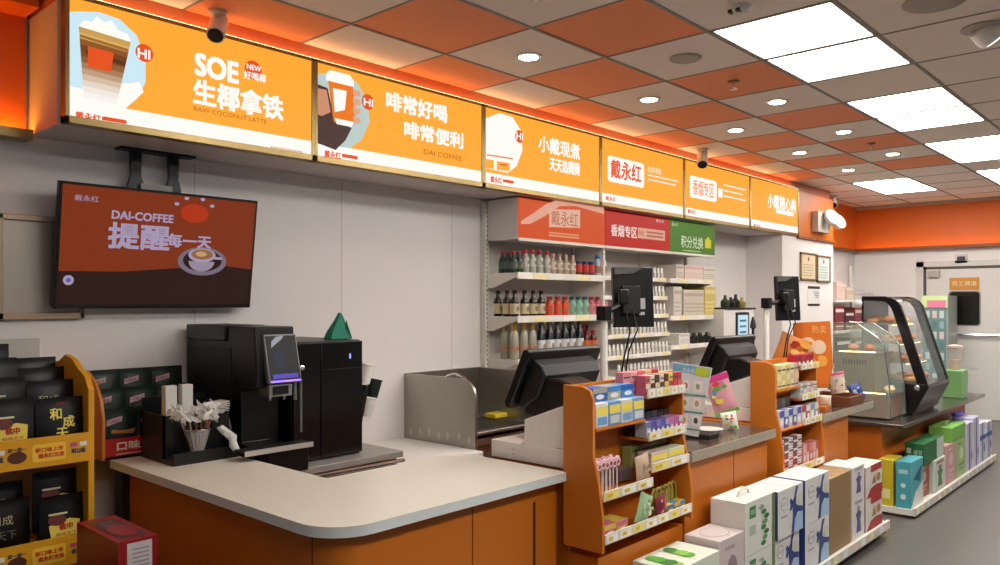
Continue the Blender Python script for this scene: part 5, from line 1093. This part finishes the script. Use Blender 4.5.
for (a, b_, h, c_, l) in ((7.58, 7.82, .44, '#c4c0d4', 'tall lilac and white carton, first of four at the far end'), (7.84, 8.06, .46, '#ccc8dc', 'lilac and white carton, second of four at the far end'), (8.08, 8.32, .38, '#d4d4dc', 'white carton with a blue ribbon band, third of four at the far end'), (8.34, 8.58, .36, '#d0d0d8', 'white carton with a blue band, last on the far floor shelf')):
    def a4(m, f, y0, y1, z0, z1, k=k):
        w = y1-y0; c2 = M('#3c448c' if k < 2 else '#3858a4', .5); m.rec(f, y0+w*.4, z0, y0+w*.55, z1, c2); 
        if k > 1: m.rec(f, y0, z0+.2, y1, z0+.24, c2, .002)
        m.disc(f, y0+w*.75, z0+.12, w*.12, .04, M('#8c88b0', .5), .002, 10)
    drink_carton(l, a, b_, .06, .06+h*.93, c_, a4); k += 1
c = PX(968, 413, x=-1.68); softbag('snack_bag', 'purple snack bag lying on the tall lilac carton', (-1.68, 7.7, .53), .2, .05, .1, '#4c3c9c', None)

# ================================================================ FAR PASTRY COUNTER
zc = .63; xf = -1.655
t = thing('countertop', 'thin steel topped low countertop under the pastry case', 'countertop', (-2.1, 7.3, zc-.03)); MB(M('#6c665e', .22, .8)).box(-2.7, xf, 6.02, 8.64, zc-.028, zc).build('top', t, .003)
t = thing('counter_cabinet', 'orange low cabinet under the pastry case', 'cabinet', (-2.1, 7.3, 0)); MB(ORANGE2).box(-2.65, -1.815, 6.08, 8.6, .08, zc-.029).build('body', t, .003); MB(BLK2).box(-2.6, -1.9, 6.12, 8.55, 0, .08).build('plinth', t)
p = .0
# glass fronted warmer
y0, y1 = 6.2, 6.575; zb = zc+.012
prof = [(-2.2, zb), (-1.785, zb), (-1.80, .9), (-1.835, 1.18), (-1.875, 1.235), (-2.02, 1.335), (-2.2, 1.34)]
t = thing('food_warmer', 'steel and glass food warmer in front of the black pastry case', 'warmer', (-2.0, 6.37, zc))
for y in (y0, y1-.006): MB(glassy('#b8c8bc', .2)).prism(prof, 'xz', y, y+.006).build('side_glass', t)
for y in (y0, y1-.008):
    for a, b_ in zip(prof[1:], prof[2:]): MB(CHROME).tube([(a[0], y+.003, a[1]), (b_[0], y+.003, b_[1])], .005, 6).build('edge_trim', t)
m = MB(GLASS)
for a, b_ in zip(prof[1:-1], prof[2:]): m.add([(a[0], y0, a[1]), (a[0], y1, a[1]), (b_[0], y1, b_[1]), (b_[0], y0, b_[1])], [(0, 1, 2, 3)])
m.build('front_glass', t)
MB(STEEL).box(-2.195, -1.87, y0+.012, y1-.012, 1.10, 1.12).build('upper_shelf', t); m = MB(M('#b0a088', .32, .7)).box(-2.195, -1.9, y0+.01, y1-.012, .83, 1.10); f = Fr((0, y0+.01, 0), (1, 0, 0), (0, 0, 1))
for k in range(9): m.rec(f, -2.13+.02*k, 1.03, -2.122+.02*k, 1.065, BLACK)
m.build('heater_housing', t); MB(STEEL).box(-2.195, -1.80, y0+.01, y1-.01, .80, .815).build('lower_shelf', t)
m = MB(M('#a4603c', .35, .5)).box(-2.195, -1.81, y0+.008, y1-.01, zb, .80)
for k in range(12): m.rec(Fr((0, y0+.008, 0), (1, 0, 0), (0, 0, 1)), -2.08+.016*k, .69, -2.072+.016*k, .73, M('#4c2814', .5))
m.build('base_housing', t); MB(BLK2).box(-2.18, -1.82, y0+.02, y1-.02, zc, zb).build('feet', t)
for z_ in (1.122, .818): MB(M('#ffd898', .5, em=7)).box(-2.16, -1.9 if z_ > 1 else -1.83, y0+.014, y0+.024, z_, z_+.006).build('light_tube', t)
tag(MB(M('#ffc878', .5, em=9)).box(-2.15, -1.95, y0+.1, y0+.115, 1.085, 1.092).build('heat_lamp'), 'warm lamp strip under the top shelf of the food warmer', 'lamp')
for i, (x, z, c_) in enumerate(((-2.1, 1.121, '#c88c6c'), (-1.98, 1.121, '#b8603c'), (-1.84, .816, '#e0d0a0'))):
    tag(MB(M(c_, .6)).ball((x, 6.35, z+.03), (.04, .05, .03), 12).build('bun'), ('pale bun at the left on top shelf of the steel warmer', 'browner bun right on the top shelf of the steel warmer', 'cream bun low in the steel warmer')[i], 'bun', 'buns in the steel warmer')
# black curved pastry case
y0, y1 = 6.6, 7.24
t = thing('pastry_case', 'black framed pastry case with a curved sloping glass front', 'display case', (-2.0, 6.9, zc))
arc_o = [(-2.12, 1.545), (-1.95, 1.545), (-1.90, 1.535), (-1.86, 1.51), (-1.83, 1.47), (-1.64, .87)]
arc_i = [(-2.12, 1.512), (-1.965, 1.507), (-1.935, 1.495), (-1.91, 1.465), (-1.892, 1.43), (-1.715, .87)]
for y in (y0, y1-.03): MB(M('#0c0c0e', .22)).prism(arc_o+arc_i[::-1], 'xz', y, y+.03).build('end_frame', t, .003)
m = MB(M('#101012', .25)).prism([(-2.12, zc+.02), (-1.73, zc+.02), (-1.71, .70), (-1.635, .85), (-1.64, .875), (-2.12, .875)], 'xz', y0, y1); m.build('base', t, .005); MB(BLACK).box(-2.1, -1.75, y0+.02, y1-.02, zc, zc+.02).build('feet', t)
m = MB(CHROME); m.T = rot((-1.715, y0-.001, .845), 'X', 90); m.lathe((0, 0, 0), [(.02, 0), (.02, .006), (.014, .01)], 16); m.build('lock', t)
MB(BLACK).ball((-2.14, y0-.01, 1.49), .03, 12, M('#d8d4d0', .3)).build('hinge_knob', t)
MB(M('#0c0c0e', .3)).box(-2.12, -2.105, y0, y1, .875, 1.52).box(-2.12, -1.95, y0+.03, y1-.03, 1.525, 1.54).build('rear_panel', t)
m = MB(glassy('#9aa8a8', .22, .03))
for a, b_ in zip(arc_o[1:-1], arc_o[2:]): m.add([(a[0]-.01, y0+.03, a[1]-.004), (a[0]-.01, y1-.03, a[1]-.004), (b_[0]-.01, y1-.03, b_[1]), (b_[0]-.01, y0+.03, b_[1])], [(0, 1, 2, 3)])
m.build('front_glass', t)
MB(glassy('#9aa8a8', .12, .03)).prism(arc_i+[(-2.1, .88)], 'xz', y0+.012, y0+.016).build('side_glass', t)
for k, (z, xx) in enumerate(((1.33, -1.88), (1.18, -1.83), (1.03, -1.78))):
    s_ = MB(M('#b8bcb8', .25, .6)).box(-2.1, xx, y0+.035, y1-.035, z-.008, z).build('shelf', t)
    MB(M('#ffd890', .5, em=6)).box(xx-.03, xx-.015, y0+.06, y1-.06, z-.014, z-.009).build('shelf_lamp', s_)
MB(M('#ffe0a8', .5, em=6)).box(-2.0, -1.985, y0+.06, y1-.06, 1.51, 1.516).build('top_lamp', t)
pm = None; n = 0
for k, (z, xx) in enumerate(((1.33, -1.95), (1.18, -1.90), (1.03, -1.86), (.876, -1.80))):
    for j in range(2):
        for i in range(4):
            y = y0+.12+i*.13; x = xx-j*.125
            lab = '{} pastry from the left, {} row, {} shelf of the black case'.format(ORD[i], ('front', 'rear')[j], ('top', 'second', 'third', 'bottom')[k])
            cs = ('#c87430', '#d89040', '#b86428', '#dca850')
            if n < 4 and pm is None:
                pm = []
                for q in range(4):
                    m = MB(M(cs[q], .5))
                    if q % 2 == 0: m.ball((0, 0, .028), (.045, .052, .028), 12)
                    else:
                        pts = [(.03*math.cos(R(w)), .034*math.sin(R(w)), .02) for w in range(0, 361, 30)]; m.tube(pts, .019, 8, caps=False)
                    o = m.build('pastry'); o.location = (0, 0, 0); pm.append([o, False])
                    tag(o, lab, 'pastry', 'pastries in the black case')
            q = (i+j+k) % 4; o, used = pm[q]
            if not used: pm[q][1] = True; o['label'] = lab; o.location = (x, y, z+.001)
            else: o = dup(o, (x, y, z+.001), lab)
            n += 1
for o, used in pm:
    z0 = min(v.co.z for v in o.data.vertices)
    for v in o.data.vertices: v.co.z -= z0
# juice blender
c = PX(955, 397, z=zc); t = thing('blender', 'light green blender with a clear jug beyond the pastry case', 'blender', (c.x, c.y, zc))
MB(M('#7cac6c', .4)).prism([(c.y-.1, zc+.001), (c.y+.1, zc+.001), (c.y+.13, zc+.2), (c.y+.12, zc+.25), (c.y-.12, zc+.25), (c.y-.1, zc+.15)], 'yz', c.x-.08, c.x+.08).build('base', t, .006)
MB(glassy('#d8d4cc', .35)).lathe((c.x, c.y, zc+.25), [(.045, 0), (.06, .15), (.062, .2)], 16).build('jug', t); MB(M('#c89c7c', .4)).lathe((c.x, c.y, zc+.252), [(.038, 0), (.048, .09)], 14).build('juice', t); MB(M('#c8b0a8', .4)).lathe((c.x, c.y, zc+.45), [(.064, 0), (.064, .02), (.03, .03)], 16).build('lid', t)
c = PX(965, 402, z=zc); 
# glass showcase by the far wall
t = thing('drinks_showcase', 'tall glass showcase with a green and pink header by the far door', 'cabinet', (-2.7, 11.1, 0)); xa, xb_ = PX(921, 300, y=10.9).x, PX(947, 300, y=10.9).x
MB(M('#98a09c', .4)).box(xa, xb_, 10.95, 11.4, .02, 1.58).build('body', t); m = MB(M('#6c8c8c', .2, em=0)).box(xa+.02, xb_-.02, 10.935, 10.95, .2, 1.42); f = Fr((0, 10.935, 0), (1, 0, 0), (0, 0, 1))
for k in range(8):
    for j in range(3): m.rec(f, xa+.04+.08*j, 1.3-.13*k, xa+.09+.08*j, 1.39-.13*k, M(('#b8c8c8', '#88a8a8', '#d0b8b8', '#547474')[(k+j*2) % 4], .4))
m.build('door', t); m = MB(M('#c4dca0', .5)).box(xa, xb_, 10.93, 10.95, 1.43, 1.58); m.rec(Fr((0, 10.93, 0), (1, 0, 0), (0, 0, 1)), xa+.06, 1.43, xb_-.02, 1.52, M('#d87c98', .5)); m.build('header', t)
# shelving past the pillar
t = thing('wall_shelving', 'small white shelving with cartons in the recess beyond the pillar', 'shelving', (-3.6, 10.5, 0))
for z in (1.53, 1.15, .75, .35): MB(SHW).box(XB+.035, -3.42, 9.72, 11.3, z-.03, z).build('shelf', t)
for y in (9.72, 11.28): MB(SHW).box(XB+.035, XB+.07, y, y+.02, 0, 2.0).build('upright', t)
for i, (y0, w, h, c_, z, l) in enumerate(((9.85, .3, .22, '#d8b8ac', 1.53, 'pink carton'), (10.18, .28, .16, '#c8b49c', 1.53, 'tan carton'), (10.48, .4, .12, '#b8b4b4', 1.53, 'low grey tray'), (10.92, .3, .1, '#c8c4c4', 1.53, 'flat pale tray'), (9.8, .3, .3, '#7c2430', 1.15, 'dark red bag'), (10.15, .3, .24, '#4c2428', 1.15, 'maroon carton'), (10.5, .35, .28, '#8c3c44', 1.15, 'rose red carton'), (9.85, .5, .3, '#302428', .75, 'black carton'), (10.5, .5, .28, '#58282c', .75, 'brown red carton'))):
    rbox('carton', l+' on the recess shelving beyond the pillar, '+('upper', 'middle', 'lower')[(z < 1.5)+(z < 1.1)]+' shelf', 'box', -3.7, -3.45, y0, y0+w, z+.001, z+h, M(c_, .5), bars('#e0d0c8', 2))
# far door
d0, d1 = PX(924, 300, y=YF).x, -1.55; zt_ = 1.965
def s(n, m, **k): return struct(m.build(n, **k))
dm = MB(M('#4c4844', .5)).box(d0-.0, d0+.035, YF-.03, YF, 0, zt_).box(d0, d1, YF-.03, YF, zt_-.035, zt_).box(d1-.035, d1, YF-.03, YF, 0, zt_)
s('trim_10', dm); s('trim_11', MB(M('#d0ccc8', .5)).box(d0-.09, d0, YF-.02, YF, 0, zt_+.07).box(d0-.09, d1+.09, YF-.02, YF, zt_, zt_+.07).box(d1, d1+.09, YF-.02, YF, 0, zt_+.07))
door = struct(MB(M('#d4d0cc', .45)).box(d0+.035, d1-.035, YF-.025, YF-.005, .01, zt_-.035).build('door_1')); 
f = Fr((0, YF-.026, 0), (1, 0, 0), (0, 0, 1))
xa, xb_ = PX(950, 300, y=YF).x, PX(980, 300, y=YF).x
m = MB(M('#8c8884', .4)); m.rrec(f, xa-.015, 1.19, xb_+.015, 1.645, m.ms[0], .001, .04); m.rrec(f, xa, 1.205, xb_, 1.63, M('#1a1816', .15), .003, .04); m.build('door_window', door)
m = MB(M('#c88c3c', .5)).box(xa, xb_, YF-.03, YF-.026, 1.655, 1.815); m.txt(Fr((0, YF-.03, 0), (1, 0, 0), (0, 0, 1)), '员工通道', xa+.03, 1.71, xb_-.03, 1.77, M('#f0dcb0', .5), .002); m.build('door_sign', door)
MB(CHROME).tube([(xa-.06, YF-.07, 1.08), (-1.75, YF-.07, 1.08)], .015, 8).box(xa-.06, xa-.04, YF-.07, YF-.026, 1.07, 1.09).build('push_bar', door); MB(M('#a8a49c', .4)).box(d0+.06, d0+.2, YF-.08, YF-.026, 1.83, 1.91).build('door_closer', door)
m = MB(M('#c8c4c0', .4)).box(PX(955, 260, y=YF).x, PX(968, 260, y=YF).x, YF-.02, YF-.001, 2.0, 2.12); m.rec(Fr((0, YF-.02, 0), (1, 0, 0), (0, 0, 1)), PX(957.5, 260, y=YF).x, 2.03, PX(965.5, 260, y=YF).x, 2.09, M('#3c4450', .3)); tag(m.build('wall_thermostat', bevel=.003), 'small wall control with a dark screen above the far door', 'thermostat')
for o in bpy.data.objects:
    if '_w' in o.keys(): del o['_w']
